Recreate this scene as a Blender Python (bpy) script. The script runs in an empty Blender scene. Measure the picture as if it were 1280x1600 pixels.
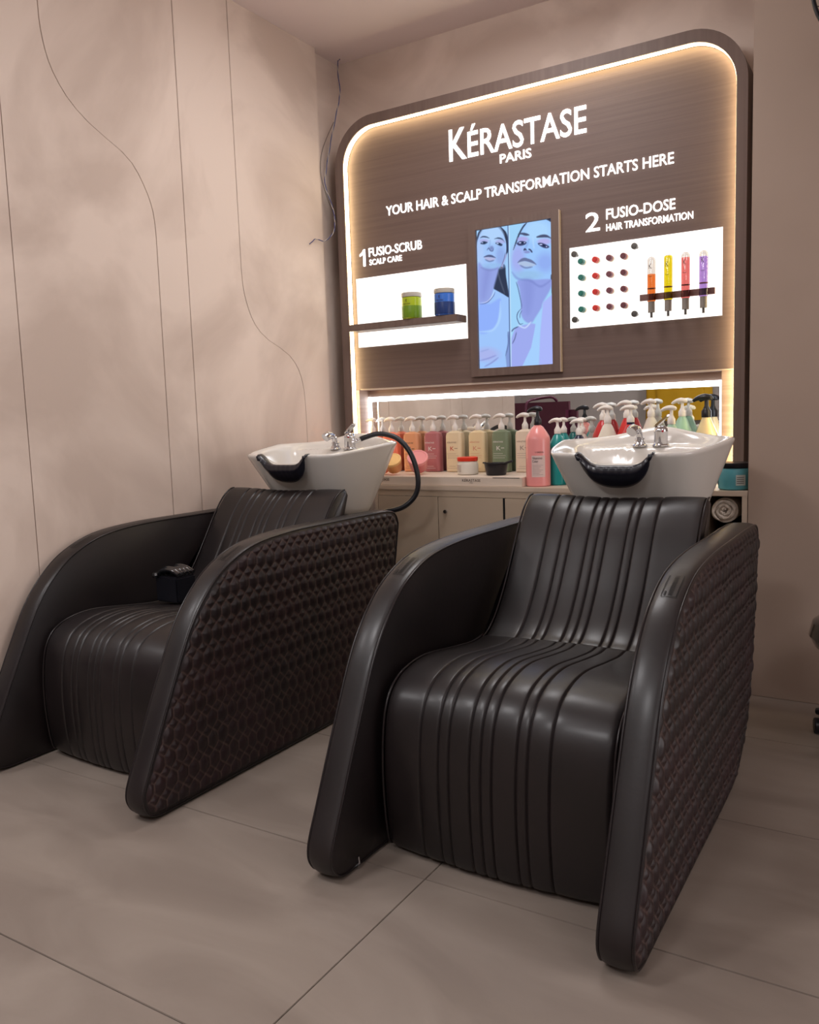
import bpy, bmesh, math, random
import numpy as np
from mathutils import Vector, Matrix

random.seed(7)
rng = np.random.default_rng(3)
SC = bpy.context.scene
COL = SC.collection

# ------------------------------------------------------------------ camera
YAW, PITCH, ROLL, FPX = 0.55233501, -0.11292172, -0.03311219, 1306.97
cd = bpy.data.cameras.new('camera')
cam = bpy.data.objects.new('camera', cd)
COL.objects.link(cam)
_f = Vector((-math.sin(YAW)*math.cos(PITCH), math.cos(YAW)*math.cos(PITCH), math.sin(PITCH)))
_r0 = Vector((math.cos(YAW), math.sin(YAW), 0))
_u0 = _r0.cross(_f)
_R = _r0*math.cos(ROLL) + _u0*math.sin(ROLL)
_U = -_r0*math.sin(ROLL) + _u0*math.cos(ROLL)
M = Matrix((( _R.x, _U.x, -_f.x, 0), (_R.y, _U.y, -_f.y, 0), (_R.z, _U.z, -_f.z, 1.047), (0, 0, 0, 1)))
cam.matrix_world = M
cd.sensor_fit = 'HORIZONTAL'
cd.sensor_width = 36.0
cd.lens = FPX/1280*36.0
cd.clip_start = 0.05
SC.camera = cam

# ------------------------------------------------------------------ world, lights, exposure
w = bpy.data.worlds.new('world')
SC.world = w
w.use_nodes = True
w.node_tree.nodes['Background'].inputs[0].default_value = (0.9, 0.8, 0.78, 1)
w.node_tree.nodes['Background'].inputs[1].default_value = 0.02
SC.view_settings.view_transform = 'Standard'
SC.view_settings.look = 'None'
SC.view_settings.exposure = 0.0
SC.view_settings.gamma = 1.0
SC.view_settings.use_curve_mapping = False

def area(name, loc, size, power, color, rot=(0, 0, 0), sizey=None):
    l = bpy.data.lights.new(name, 'AREA')
    l.energy = power
    l.color = color
    l.size = size
    if sizey:
        l.shape = 'RECTANGLE'; l.size_y = sizey
    o = bpy.data.objects.new(name, l)
    o.location = loc
    o.rotation_euler = rot
    COL.objects.link(o)
    return o

CEIL = 2.785
LAMPS = [(-1.40, 2.66, 10), (-1.90, 0.25, 21), (1.4, 0.6, 8), (-0.9, -0.9, 26), (-3.3, 0.2, 14), (1.6, -1.6, 14)]
for (lx, ly, lp) in LAMPS:
    area('ceiling_lamp_light', (lx, ly, CEIL-0.115), 0.5, lp*0.86, (1.0, 0.985, 1.0))
# added off-view fill light at the right side wall, to brighten the left wall
area('side_fill_light', (4.40, 1.95, 1.55), 2.0, 40, (1.0, 0.93, 0.93), (0, math.radians(90), 0), 1.9)

# ------------------------------------------------------------------ helpers
def s2l(c):
    c = c/255.0
    return c/12.92 if c <= 0.04045 else ((c+0.055)/1.055)**2.4

def rgb(r, g, b):
    return (s2l(r), s2l(g), s2l(b), 1.0)

def mat(name, col, rough=0.5, metal=0.0, emis=None, estr=0.0, coat=0.0, spec=0.5, trans=0.0, ior=1.45, alpha=1.0):
    m = bpy.data.materials.new(name)
    m.use_nodes = True
    b = m.node_tree.nodes['Principled BSDF']
    b.inputs['Base Color'].default_value = col
    b.inputs['Roughness'].default_value = rough
    b.inputs['Metallic'].default_value = metal
    b.inputs['Coat Weight'].default_value = coat
    b.inputs['Coat Roughness'].default_value = 0.15
    b.inputs['Specular IOR Level'].default_value = spec
    b.inputs['Transmission Weight'].default_value = trans
    b.inputs['IOR'].default_value = ior
    b.inputs['Alpha'].default_value = alpha
    if emis:
        b.inputs['Emission Color'].default_value = emis
        b.inputs['Emission Strength'].default_value = estr
    return m

def vary(m, c1, c2, scale=(3, 3, 3), detail=4, lo=0.35, hi=0.65, bump=0.0, bscale=(40, 40, 40), bdist=0.002, rough=None, dist=0.0):
    """procedural two-colour variation and bump on generated object coordinates"""
    nt = m.node_tree; N = nt.nodes; L = nt.links
    b = N['Principled BSDF']
    tc = N.new('ShaderNodeTexCoord')
    mp = N.new('ShaderNodeMapping'); mp.inputs['Scale'].default_value = scale
    L.new(tc.outputs['Object'], mp.inputs['Vector'])
    n = N.new('ShaderNodeTexNoise'); n.inputs['Scale'].default_value = 1.0; n.inputs['Detail'].default_value = detail
    n.inputs['Distortion'].default_value = dist
    L.new(mp.outputs[0], n.inputs['Vector'])
    cr = N.new('ShaderNodeValToRGB')
    cr.color_ramp.elements[0].position = lo; cr.color_ramp.elements[0].color = c1
    cr.color_ramp.elements[1].position = hi; cr.color_ramp.elements[1].color = c2
    L.new(n.outputs['Fac'], cr.inputs[0])
    L.new(cr.outputs[0], b.inputs['Base Color'])
    if rough:
        mr = N.new('ShaderNodeMapRange')
        mr.inputs['To Min'].default_value = rough[0]; mr.inputs['To Max'].default_value = rough[1]
        L.new(n.outputs['Fac'], mr.inputs['Value'])
        L.new(mr.outputs[0], b.inputs['Roughness'])
    if bump:
        mp2 = N.new('ShaderNodeMapping'); mp2.inputs['Scale'].default_value = bscale
        L.new(tc.outputs['Object'], mp2.inputs['Vector'])
        n2 = N.new('ShaderNodeTexNoise'); n2.inputs['Scale'].default_value = 1.0; n2.inputs['Detail'].default_value = 3
        L.new(mp2.outputs[0], n2.inputs['Vector'])
        bp = N.new('ShaderNodeBump'); bp.inputs['Strength'].default_value = bump; bp.inputs['Distance'].default_value = bdist
        L.new(n2.outputs['Fac'], bp.inputs['Height'])
        L.new(bp.outputs[0], b.inputs['Normal'])
    return m

def glassy(name, col, gloss=0.12):
    """coloured clear plastic: tinted see-through with a glossy skin"""
    m = bpy.data.materials.new(name); m.use_nodes = True
    nt = m.node_tree; nt.nodes.clear()
    o = nt.nodes.new('ShaderNodeOutputMaterial')
    t = nt.nodes.new('ShaderNodeBsdfTransparent'); t.inputs[0].default_value = col
    g = nt.nodes.new('ShaderNodeBsdfGlossy'); g.inputs['Roughness'].default_value = 0.08
    mx = nt.nodes.new('ShaderNodeMixShader'); mx.inputs[0].default_value = gloss
    nt.links.new(t.outputs[0], mx.inputs[1]); nt.links.new(g.outputs[0], mx.inputs[2])
    nt.links.new(mx.outputs[0], o.inputs[0])
    return m

def emit(name, col, strength):
    m = bpy.data.materials.new(name); m.use_nodes = True
    nt = m.node_tree; nt.nodes.clear()
    o = nt.nodes.new('ShaderNodeOutputMaterial')
    e = nt.nodes.new('ShaderNodeEmission'); e.inputs[0].default_value = col; e.inputs[1].default_value = strength
    nt.links.new(e.outputs[0], o.inputs[0])
    return m

def tag(o, label=None, cat=None, group=None, kind=None):
    if label: o['label'] = label
    if cat: o['category'] = cat
    if group: o['group'] = group
    if kind: o['kind'] = kind
    return o

def thing(name, label, cat, loc=(0, 0, 0), group=None):
    o = bpy.data.objects.new(name, None)
    o.empty_display_size = 0.05
    COL.objects.link(o); o.location = loc
    return tag(o, label, cat, group)

def link(name, me, m=None, parent=None, smooth=False, loc=None):
    o = bpy.data.objects.new(name, me)
    COL.objects.link(o)
    if m is not None and len(me.materials) == 0: me.materials.append(m)
    if parent is not None: o.parent = parent
    if loc is not None: o.location = loc
    if smooth: me.shade_smooth()
    return o

def mesh(name, v, f):
    me = bpy.data.meshes.new(name)
    me.from_pydata([tuple(p) for p in v], [], f)
    me.update()
    return me

def fixn(me):
    bm = bmesh.new(); bm.from_mesh(me)
    bmesh.ops.recalc_face_normals(bm, faces=bm.faces)
    bm.to_mesh(me); bm.free()
    return me

def auto(me, ang=40):
    me.shade_smooth()
    me.set_sharp_from_angle(angle=math.radians(ang))
    return me

def box_me(x0, x1, y0, y1, z0, z1, bev=0.0, name='box', seg=2):
    bm = bmesh.new()
    bmesh.ops.create_cube(bm, size=1)
    bmesh.ops.scale(bm, vec=(x1-x0, y1-y0, z1-z0), verts=bm.verts)
    bmesh.ops.translate(bm, vec=((x0+x1)/2, (y0+y1)/2, (z0+z1)/2), verts=bm.verts)
    if bev: bmesh.ops.bevel(bm, geom=bm.edges[:], offset=bev, segments=seg, affect='EDGES')
    me = bpy.data.meshes.new(name); bm.to_mesh(me); bm.free()
    if bev: auto(me, 50)
    return me

def box(name, x0, x1, y0, y1, z0, z1, m, parent=None, bev=0.0):
    return link(name, box_me(x0, x1, y0, y1, z0, z1, bev, name), m, parent)

def merge(name, mes):
    """join several mesh datas into one"""
    bm = bmesh.new()
    for me in mes: bm.from_mesh(me)
    out = bpy.data.meshes.new(name); bm.to_mesh(out); bm.free()
    return out

def lathe_me(prof, seg=28, name='lathe', center=(0, 0, 0), axis='z', sx=1, sy=1):
    v = []; f = []
    n = len(prof)
    for i in range(seg):
        a = 2*math.pi*i/seg
        for (r, z) in prof:
            x, y = r*math.cos(a)*sx, r*math.sin(a)*sy
            if axis == 'z': p = (x, y, z)
            elif axis == 'y': p = (x, z, y)
            else: p = (z, x, y)
            v.append((p[0]+center[0], p[1]+center[1], p[2]+center[2]))
    for i in range(seg):
        j = (i+1) % seg
        for k in range(n-1):
            f.append((i*n+k, j*n+k, j*n+k+1, i*n+k+1))
    if prof[0][0] > 1e-6: f.append(tuple(i*n for i in range(seg)))
    if prof[-1][0] > 1e-6: f.append(tuple(i*n+n-1 for i in range(seg))[::-1])
    me = mesh(name, v, f)
    bm = bmesh.new(); bm.from_mesh(me)
    bmesh.ops.remove_doubles(bm, verts=bm.verts, dist=1e-6)
    bmesh.ops.recalc_face_normals(bm, faces=bm.faces)
    bm.to_mesh(me); bm.free()
    return auto(me, 35)

def catmull(P, n=8, closed=False):
    P = [Vector(p) for p in P]; out = []
    m = len(P)
    rngk = range(m) if closed else range(m-1)
    for i in rngk:
        if closed: a, b, c, d = P[(i-1) % m], P[i], P[(i+1) % m], P[(i+2) % m]
        else: a, b, c, d = P[max(i-1, 0)], P[i], P[i+1], P[min(i+2, m-1)]
        for k in range(n):
            t = k/n
            out.append(0.5*((2*b)+(c-a)*t+(2*a-5*b+4*c-d)*t*t+(3*b-a-3*c+d)*t**3))
    if not closed: out.append(P[-1])
    return out

def tube_me(P, r, seg=8, closed=False, name='tube', cap=True):
    P = [Vector(p) for p in P]; n = len(P); v = []; f = []
    rr = r if isinstance(r, (list, tuple)) else [r]*n
    up = None
    for i in range(n):
        if closed: t = P[(i+1) % n]-P[(i-1) % n]
        else: t = P[min(i+1, n-1)]-P[max(i-1, 0)]
        t.normalize()
        if up is None:
            up = Vector((0, 0, 1)) if abs(t.z) < 0.9 else Vector((1, 0, 0))
        up = (up - t*up.dot(t)).normalized()
        s = t.cross(up)
        for k in range(seg):
            a = 2*math.pi*k/seg
            v.append(P[i]+(s*math.cos(a)+up*math.sin(a))*rr[i])
    for i in range(n if closed else n-1):
        j = (i+1) % n
        for k in range(seg):
            l = (k+1) % seg
            f.append((i*seg+k, i*seg+l, j*seg+l, j*seg+k))
    if not closed and cap:
        f.append(tuple(range(seg))[::-1]); f.append(tuple((n-1)*seg+k for k in range(seg)))
    me = mesh(name, v, f)
    fixn(me)
    return auto(me, 50)

def rounded_prism_me(w, d, z0, z1, r, shoulder=0.0, neck=0.02, seg=5, name='body', cx=0, cy=0):
    """rounded-rectangle bottle body with softened bottom and shoulders"""
    def ring(sx, sy, rad):
        pts = []
        for (qx, qy, a0) in ((1, 1, 0), (-1, 1, 90), (-1, -1, 180), (1, -1, 270)):
            for k in range(seg+1):
                a = math.radians(a0+90*k/seg)
                pts.append((cx+qx*(sx-rad)+rad*math.cos(a), cy+qy*(sy-rad)+rad*math.sin(a)))
        return pts
    hs, hd = w/2, d/2
    lv = [(z0, hs-.004, hd-.004, r-.003), (z0+.004, hs, hd, r), (z1-shoulder-.008, hs, hd, r), (z1-shoulder, hs-.002, hd-.002, r-.001)]
    if shoulder:
        lv += [(z1-shoulder*.62, hs*.93, hd*.92, r*.95), (z1-shoulder*.30, hs*.62, hd*.70, r*.8), (z1-shoulder*.10, neck*1.25, neck*1.02, neck*0.95), (z1, neck, neck, neck*.98)]
    v = []; f = []
    for (z, a, b, rad) in lv:
        for p in ring(a, b, min(rad, a*.99, b*.99)): v.append((p[0], p[1], z))
    n = 4*(seg+1)
    for i in range(len(lv)-1):
        for k in range(n):
            l = (k+1) % n
            f.append((i*n+k, i*n+l, (i+1)*n+l, (i+1)*n+k))
    f.append(tuple(range(n))[::-1]); f.append(tuple((len(lv)-1)*n+k for k in range(n)))
    return auto(fixn(mesh(name, v, f)), 45)

_txt = {}
def text_me(s, name='lettering', bold=0.0):
    key = (s, bold)
    if key in _txt: return _txt[key]
    cu = bpy.data.curves.new('t', 'FONT')
    cu.body = s; cu.size = 1.0; cu.resolution_u = 3; cu.offset = bold
    o = bpy.data.objects.new('t', cu); COL.objects.link(o)
    bpy.context.view_layer.update()
    dg = bpy.context.evaluated_depsgraph_get()
    me = bpy.data.meshes.new_from_object(o.evaluated_get(dg))
    bpy.data.objects.remove(o); bpy.data.curves.remove(cu)
    co = np.array([v.co[:] for v in me.vertices]); lo = co.min(0); hi = co.max(0)
    _txt[key] = (me, lo, hi)
    return _txt[key]

def text(s, x0, x1, z0, z1, y, m, parent, name='lettering', depth=0.0015, bold=0.0, fy=None):
    """solid lettering standing on a plane y=const that faces -Y, fitted to a box"""
    me0, lo, hi = text_me(s, name, bold)
    me = me0.copy(); me.materials.clear()
    bm = bmesh.new(); bm.from_mesh(me)
    sx = (x1-x0)/(hi[0]-lo[0]); sz = (z1-z0)/(hi[1]-lo[1])
    for v in bm.verts:
        X = x0+(v.co.x-lo[0])*sx; Z = z0+(v.co.y-lo[1])*sz
        v.co = Vector((X, y, Z))
    r = bmesh.ops.extrude_face_region(bm, geom=bm.faces[:])
    for g in r['geom']:
        if isinstance(g, bmesh.types.BMVert): g.co.y -= depth
    if fy:
        for v in bm.verts: v.co.y = fy(v.co.x)+(v.co.y-y)
    bmesh.ops.recalc_face_normals(bm, faces=bm.faces)
    bm.to_mesh(me); bm.free()
    return link(name, me, m, parent)

# ------------------------------------------------------------------ materials
WALLC1, WALLC2 = rgb(202, 183, 170), rgb(224, 206, 193)
m_wall = vary(mat('limewash_plaster', WALLC1, 0.72, spec=0.3), WALLC1, WALLC2, (1.3, 1.3, 1.1), 6, 0.4, 0.6, 0.25, (6, 6, 5), 0.004, (0.55, 0.8), dist=1.6)
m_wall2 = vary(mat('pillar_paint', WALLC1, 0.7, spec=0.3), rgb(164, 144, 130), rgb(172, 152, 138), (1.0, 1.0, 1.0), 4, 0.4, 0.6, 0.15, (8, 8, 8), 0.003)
m_ceil = mat('ceiling_paint', rgb(240, 226, 224), 0.8)
m_gray = mat('gray_wall', rgb(176, 168, 164), 0.8)
m_floor = vary(mat('stone_tile', rgb(140, 128, 118), 0.42, spec=0.4), rgb(128, 116, 107), rgb(146, 134, 124), (2.2, 5.5, 2), 8, 0.35, 0.68, 0.12, (14, 30, 14), 0.002, (0.34, 0.5), dist=0.8)
m_grout = mat('dark_grout', rgb(84, 75, 68), 0.9)
m_wood = vary(mat('taupe_wood_laminate', rgb(116, 92, 80), 0.5, spec=0.35), rgb(105, 87, 81), rgb(117, 98, 91), (1.2, 1.2, 80), 5, 0.25, 0.75, 0.3, (2.0, 2.0, 190), 0.0012)
m_woodl = vary(mat('pale_wood_laminate', rgb(176, 150, 134), 0.5, spec=0.35), rgb(160, 134, 119), rgb(186, 160, 144), (1.2, 1.2, 70), 4, 0.3, 0.7)
m_frame = vary(mat('taupe_frame_laminate', rgb(112, 92, 82), 0.5, spec=0.35), rgb(106, 88, 81), rgb(118, 100, 92), (60, 60, 1.0), 4, 0.3, 0.7)
m_cab = mat('beige_cabinet_laminate', rgb(176, 158, 138), 0.5)
m_cabt = mat('beige_counter_edge', rgb(194, 176, 158), 0.45)
m_black = mat('black_plastic', (0.008, 0.008, 0.012, 1), 0.35)
m_dark = mat('dark_gap', (0.004, 0.004, 0.004, 1), 0.9)
m_white = mat('white_plastic', rgb(236, 230, 222), 0.35)
m_clear = mat('milky_plastic', rgb(228, 220, 212), 0.25)
m_ceram = mat('glazed_ceramic', rgb(220, 215, 208), 0.16, coat=0.6, spec=0.55)
m_chrome = mat('polished_chrome', rgb(215, 215, 218), 0.08, metal=1.0)
m_mirror = mat('mirror_silver', (0.86, 0.88, 0.87, 1), 0.0, metal=1.0)
m_rubber = mat('black_gel_rubber', (0.010, 0.010, 0.018, 1), 0.28, coat=0.3)
m_towel = vary(mat('white_terry', rgb(222, 210, 196), 0.95), rgb(205, 192, 178), rgb(232, 222, 210), (60, 60, 60), 3, 0.35, 0.65, 0.8, (260, 260, 260), 0.003)
m_warm = emit('warm_led_strip', (1.0, 0.80, 0.44, 1), 14.0)
m_cool = emit('cool_led_strip', (0.86, 0.92, 1.0, 1), 8.0)
m_light = emit('backlit_diffuser', (1.0, 0.95, 0.90, 1), 1.9)
m_sign = emit('backlit_letter', (1.0, 0.97, 0.94, 1), 3.2)
m_ink = mat('dark_print', rgb(60, 45, 42), 0.6)
m_inkr = mat('red_print', rgb(185, 45, 45), 0.6)
m_inkw = mat('white_print', rgb(225, 220, 215), 0.6)
m_inkl = mat('soft_grey_print', rgb(150, 128, 118), 0.6)

def leather(name, c1, c2, r0, r1, seam=False):
    m = mat(name, c1, 0.35, spec=0.5, coat=0.28)
    vary(m, c1, c2, (5, 5, 5), 4, 0.35, 0.7, 0.22, (55, 55, 55), 0.0016, (r0, r1))
    m.node_tree.nodes['Principled BSDF'].inputs['Coat Roughness'].default_value = 0.26
    if seam: m.node_tree.nodes['Principled BSDF'].inputs['Coat Weight'].default_value = 0.15
    if seam:
        N = m.node_tree.nodes; L = m.node_tree.links
        b = N['Principled BSDF']
        src = b.inputs['Base Color'].links[0].from_socket
        at = N.new('ShaderNodeAttribute'); at.attribute_name = 'seam'
        mx = N.new('ShaderNodeMix'); mx.data_type = 'RGBA'
        mx.inputs['B'].default_value = rgb(104, 85, 80)
        L.new(at.outputs['Fac'], mx.inputs['Factor'])
        L.new(src, mx.inputs['A'])
        L.new(mx.outputs['Result'], b.inputs['Base Color'])
    return m
m_leather = leather('dark_brown_leather', rgb(18, 12, 13), rgb(26, 18, 19), 0.42, 0.54)
m_quilt = leather('quilted_brown_leather', rgb(24, 17, 18), rgb(40, 20, 24), 0.42, 0.56, True)
m_pipe = mat('leather_piping', rgb(30, 24, 25), 0.3)

# ------------------------------------------------------------------ room
XW = -2.53          # real left wall; cladding face at -2.50
YB = 3.56           # back wall
def struct(o): o['kind'] = 'structure'; return o

# floor: dark bed and tiles with recessed joints
fl = struct(box('floor', -4.3, 4.5, -2.7, YB, -0.06, -0.003, m_grout))
ty = [0.936-0.6*k for k in range(6, 0, -1)]+[0.936, 1.536, 2.136, 2.736, 3.336, 3.936]
xoff = -0.938
for r in range(len(ty)-1):
    y0, y1 = ty[r]+.001, min(ty[r+1]-.001, YB)
    if y0 > YB or y1 < -2.7: continue
    y0 = max(y0, -2.7)
    par = (r - 6) % 2
    x = xoff - 1.6*3
    while x < 4.5:
        a, b2 = max(x+.001, -4.3), min(x+1.6-.001, 4.5)
        if b2-a > .05: box('tile', a, b2, y0, y1, -0.02, 0.0, m_floor, fl, 0.001)
        x += 1.6

struct(box('ceiling', -4.3, 4.5, -2.7, YB+.1, CEIL, CEIL+.06, m_ceil))
struct(box('wall_back', XW-.1, 4.5, YB, YB+.1, 0, CEIL, m_wall))
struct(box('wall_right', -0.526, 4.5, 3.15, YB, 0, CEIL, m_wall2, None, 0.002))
struct(box('wall_side', 4.5, 4.6, -2.7, YB, 0, CEIL, m_gray))
wn = struct(box('fill_panel_1', 4.478, 4.499, .92, 2.98, .50, 2.60, emit('fill_panel_glow', (1.0, .95, .94, 1), 1.5)))  # added glowing panel with frame, out of view, behind the side fill light
for (a, b, c, d) in ((.86, .92, .44, 2.66), (2.98, 3.04, .44, 2.66), (.92, 2.98, .44, .50), (.92, 2.98, 2.60, 2.66), (1.93, 1.97, .50, 2.60)):
    box('fill_panel_frame', 4.46, 4.499, a, b, c, d, m_gray, wn)
struct(box('wall_front', -4.3, 4.5, -2.8, -2.7, 0, CEIL, m_gray))
struct(box('wall_far_left', -4.4, -4.3, -2.7, 1.49, 0, CEIL, m_gray))

# left wall with plaster panels divided by fine grooves, two of them S-shaped
wl = struct(box('wall_left', -4.3, XW, 1.49, YB, 0, CEIL, m_wall))
def spline(zs, ys):
    P = sorted(zip(zs, ys))
    zz = [p[0] for p in P]; yy = [p[1] for p in P]
    return lambda z: float(np.interp(z, zz, yy))
def smoothcurve(pts):
    c = catmull([(p[0], p[1], 0) for p in pts], 6)
    return spline([p.y for p in c], [p.x for p in c])
g0 = lambda z: 1.694
g1 = smoothcurve([(1.857, CEIL), (1.857, 2.6), (1.857, 2.433), (1.861, 2.342), (1.883, 2.249), (1.932, 2.17), (1.996, 2.114), (2.069, 2.074), (2.138, 2.045), (2.204, 2.002), (2.254, 1.932), (2.285, 1.86), (2.295, 1.783), (2.296, 1.685), (2.295, 1.332), (2.294, .7), (2.294, 0)])
g2 = lambda z: 2.448
g3 = smoothcurve([(2.754, CEIL), (2.755, 2.167), (2.757, 1.751), (2.759, 1.661), (2.771, 1.583), (2.815, 1.484), (2.887, 1.42), (2.985, 1.379), (3.064, 1.337), (3.118, 1.273), (3.145, 1.186), (3.152, 1.059), (3.153, .9), (3.153, 0)])
g4 = lambda z: 3.345
edges = [lambda z: 1.49, g0, g1, g2, g3, g4]
zz = np.linspace(0.0, CEIL, 90)
for i in range(5):
    a, b = edges[i], edges[i+1]
    v = []; f = []
    for z in zz:
        ya = a(z)+(.0016 if i else 0); yb = b(z)-(.0016 if i < 4 else 0)
        bv = 0.0008
        v += [(XW, ya, z), (-2.5-bv, ya, z), (-2.5, ya+bv, z), (-2.5, yb-bv, z), (-2.5-bv, yb, z), (XW, yb, z)]
    for k in range(len(zz)-1):
        for j in range(5):
            f.append((k*6+j, k*6+j+1, (k+1)*6+j+1, (k+1)*6+j))
    f.append(tuple(range(6))); f.append(tuple((len(zz)-1)*6+j for j in range(6))[::-1])
    link('wall_panel', fixn(mesh('wall_panel', v, f)), m_wall, wl)
# dark backing inside the grooves
box('groove_backing', XW, XW+.004, 1.60, 3.33, 0, CEIL, m_grout, wl)

# ------------------------------------------------------------------ display unit with sign
disp = thing('display_wall', 'tall wood grain display wall with rounded glowing border and lit brand sign', 'display', (0, YB, 0))
def P(o):   # parts of the display are built in world space
    o.location = (0, -YB, 0); return o
OX0, OX1, OZ1 = -2.448, -0.584, 2.449
IX0, IX1, IZ1 = -2.404, -0.624, 2.404
YF, YI, YM = 3.395, 3.435, 3.515      # frame face, inner panel face, mirror
def arch(x0, x1, z0, z1, r, n=14):
    pts = [(x0, z0)]
    for k in range(n+1):
        a = math.pi-math.pi/2*k/n
        pts.append((x0+r+r*math.cos(a), z1-r+r*math.sin(a)))
    for k in range(n+1):
        a = math.pi/2-math.pi/2*k/n
        pts.append((x1-r+r*math.cos(a), z1-r+r*math.sin(a)))
    pts.append((x1, z0))
    return pts
ZB = 0.72
oa, ia = arch(OX0, OX1, ZB, OZ1, 0.215), arch(IX0, IX1, ZB, IZ1, 0.172)
n = len(oa)
v = [(x, YF, z) for x, z in oa]+[(x, YF, z) for x, z in ia]+[(x, YB-.001, z) for x, z in oa]+[(x, YB-.001, z) for x, z in ia]
f = []
for i in range(n-1):
    f += [(i, i+1, n+i+1, n+i), (i, 2*n+i, 2*n+i+1, i+1), (n+i, n+i+1, 3*n+i+1, 3*n+i)]
f += [(0, n, 3*n, 2*n), (n-1, 3*n-1, 4*n-1, 2*n-1)]
P(link('outer_frame', auto(fixn(mesh('outer_frame', v, f)), 30), m_frame, disp))
# warm LED ribbon on the inside edge of the frame
ie = arch(IX0+.0012, IX1-.0012, 0.76, IZ1-.0012, 0.171)
v = [(x, YF+.006, z) for x, z in ie]+[(x, YI-.003, z) for x, z in ie]
f = [(i, i+1, len(ie)+i+1, len(ie)+i) for i in range(len(ie)-1)]
led = P(link('led_strip', mesh('led_strip', v, f), m_warm, disp)); led['label'] = 'warm glowing LED strip inside the rounded border'
# inner panel with niche opening below
ZN = 1.188
pa = arch(IX0+.001, IX1-.001, ZN, IZ1-.001, 0.171)
v = [(x, YI, z) for x, z in pa]+[(x, YI+.02, z) for x, z in pa]
n = len(pa)
f = [tuple(range(n)), tuple(range(n, 2*n))[::-1]]+[(i, (i+1) % n, n+(i+1) % n, n+i) for i in range(n)]
P(link('sign_panel', fixn(mesh('sign_panel', v, f)), m_wood, disp))
P(box('niche_soffit', -2.386, -0.675, YI+.02, YM+.02, ZN-.001, ZN+.015, m_woodl, disp))
P(box('niche_side', IX0+.001, -2.386, YI, YM+.02, .746, ZN-.001, m_woodl, disp))
P(box('niche_side', -0.675, IX1-.001, YI, YM+.02, .746, ZN-.001, m_woodl, disp))
P(box('niche_back', -2.386, -0.675, YM+.005, YM+.025, .746, ZN-.001, m_woodl, disp))
P(box('panel_edge_highlight', IX0+.03, IX1-.002, YI-.004, YI+.0, ZN-.001, ZN+.004, m_cabt, disp))  # pale strip paints the thin highlight along the panel's bottom edge
mir = P(box('mirror', -2.378, -0.683, YM-.001, YM+.0045, .748, 1.151, m_mirror, disp))
mir['label'] = 'long low mirror behind the bottles'
fr = merge('mirror_light', [box_me(-2.386, -0.677, YM-.0018, YM-.0011, 1.129, 1.152),
                            box_me(-2.386, -2.366, YM-.0018, YM-.0011, .748, 1.129),
                            box_me(-0.697, -0.677, YM-.0018, YM-.0011, .748, 1.129)])
P(link('mirror_light', fr, m_cool, disp))['label'] = 'cool white light frame around the mirror'

# lit lettering
yt = YI-.0005
T = lambda s, x0, x1, z0, z1, b=0.012, nm='sign_letters': P(text(s, x0, x1, z0, z1, yt, m_sign, disp, nm, 0.003, b))
T('K', -1.845, -1.758, 2.174, 2.309, 0.008)
T('ÉRASTASE', -1.752, -1.209, 2.174, 2.312, 0.008)
T('PARIS', -1.598, -1.452, 2.122, 2.160, 0.010)
T('YOUR HAIR & SCALP TRANSFORMATION STARTS HERE', -2.190, -0.859, 1.991, 2.034, 0.004)
T('FUSIO-SCRUB', -2.297, -2.001, 1.816, 1.857, 0.006)
T('SCALP CARE', -2.295, -2.112, 1.777, 1.803, 0.006)
T('2', -1.216, -1.156, 1.781, 1.856, 0.004)
T('FUSIO-DOSE', -1.129, -0.853, 1.819, 1.860, 0.006)
T('HAIR TRANSFORMATION', -1.129, -0.785, 1.773, 1.801, 0.006)
one = [(-2.330, 1.776), (-2.318, 1.776), (-2.318, 1.855), (-2.327, 1.855), (-2.336, 1.843), (-2.350, 1.834), (-2.350, 1.824), (-2.339, 1.828), (-2.330, 1.834)]
v = [(x, yt, z) for x, z in one]+[(x, yt-.003, z) for x, z in one]; n = len(one)
P(link('sign_letters', fixn(mesh('sign_letters', v, [tuple(range(n)), tuple(range(n, 2*n))[::-1]]+[(i, (i+1) % n, n+(i+1) % n, n+i) for i in range(n)])), m_sign, disp))

# left light box with shelf
P(box('light_box', -2.376, -1.775, YI-.003, YI+.001, 1.393, 1.721, m_light, disp))
P(box('shelf', -2.366, -1.778, 3.338, YI-.003, 1.463, 1.494, m_frame, disp, .0015))
# right light box
P(box('light_box', -1.287, -0.675, YI-.003, YI+.001, 1.396, 1.726, m_light, disp))
acr = glassy('clear_acrylic', (0.97, 0.97, 0.97, 1), 0.04)
P(box('acrylic_plate', -1.292, -0.985, 3.406, 3.411, 1.397, 1.725, acr, disp, .001))
m_steel = mat('grey_steel_cap', rgb(92, 88, 84), 0.35, metal=0.6)
for (x, z) in ((-1.253, 1.692), (-1.253, 1.427), (-1.003, 1.692), (-1.003, 1.428)):
    P(link('standoff', lathe_me([(0, 3.390), (.0125, 3.391), (.0125, 3.404), (.006, 3.404), (.006, YI-.003)], 14, 'standoff', (x, 0, z), 'y'), m_steel, disp))
P(box('tube_rail', -0.983, -0.696, 3.398, 3.410, 1.476, 1.501, vary(mat('rail_laminate', rgb(128, 92, 84), .5), rgb(120, 86, 78), rgb(138, 100, 92), (3, 3, 90)), disp, .001))
for x in (-0.972, -0.707):
    P(box('rail_bracket', x-.004, x+.004, 3.410, YI-.003, 1.480, 1.497, m_steel, disp))

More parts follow.
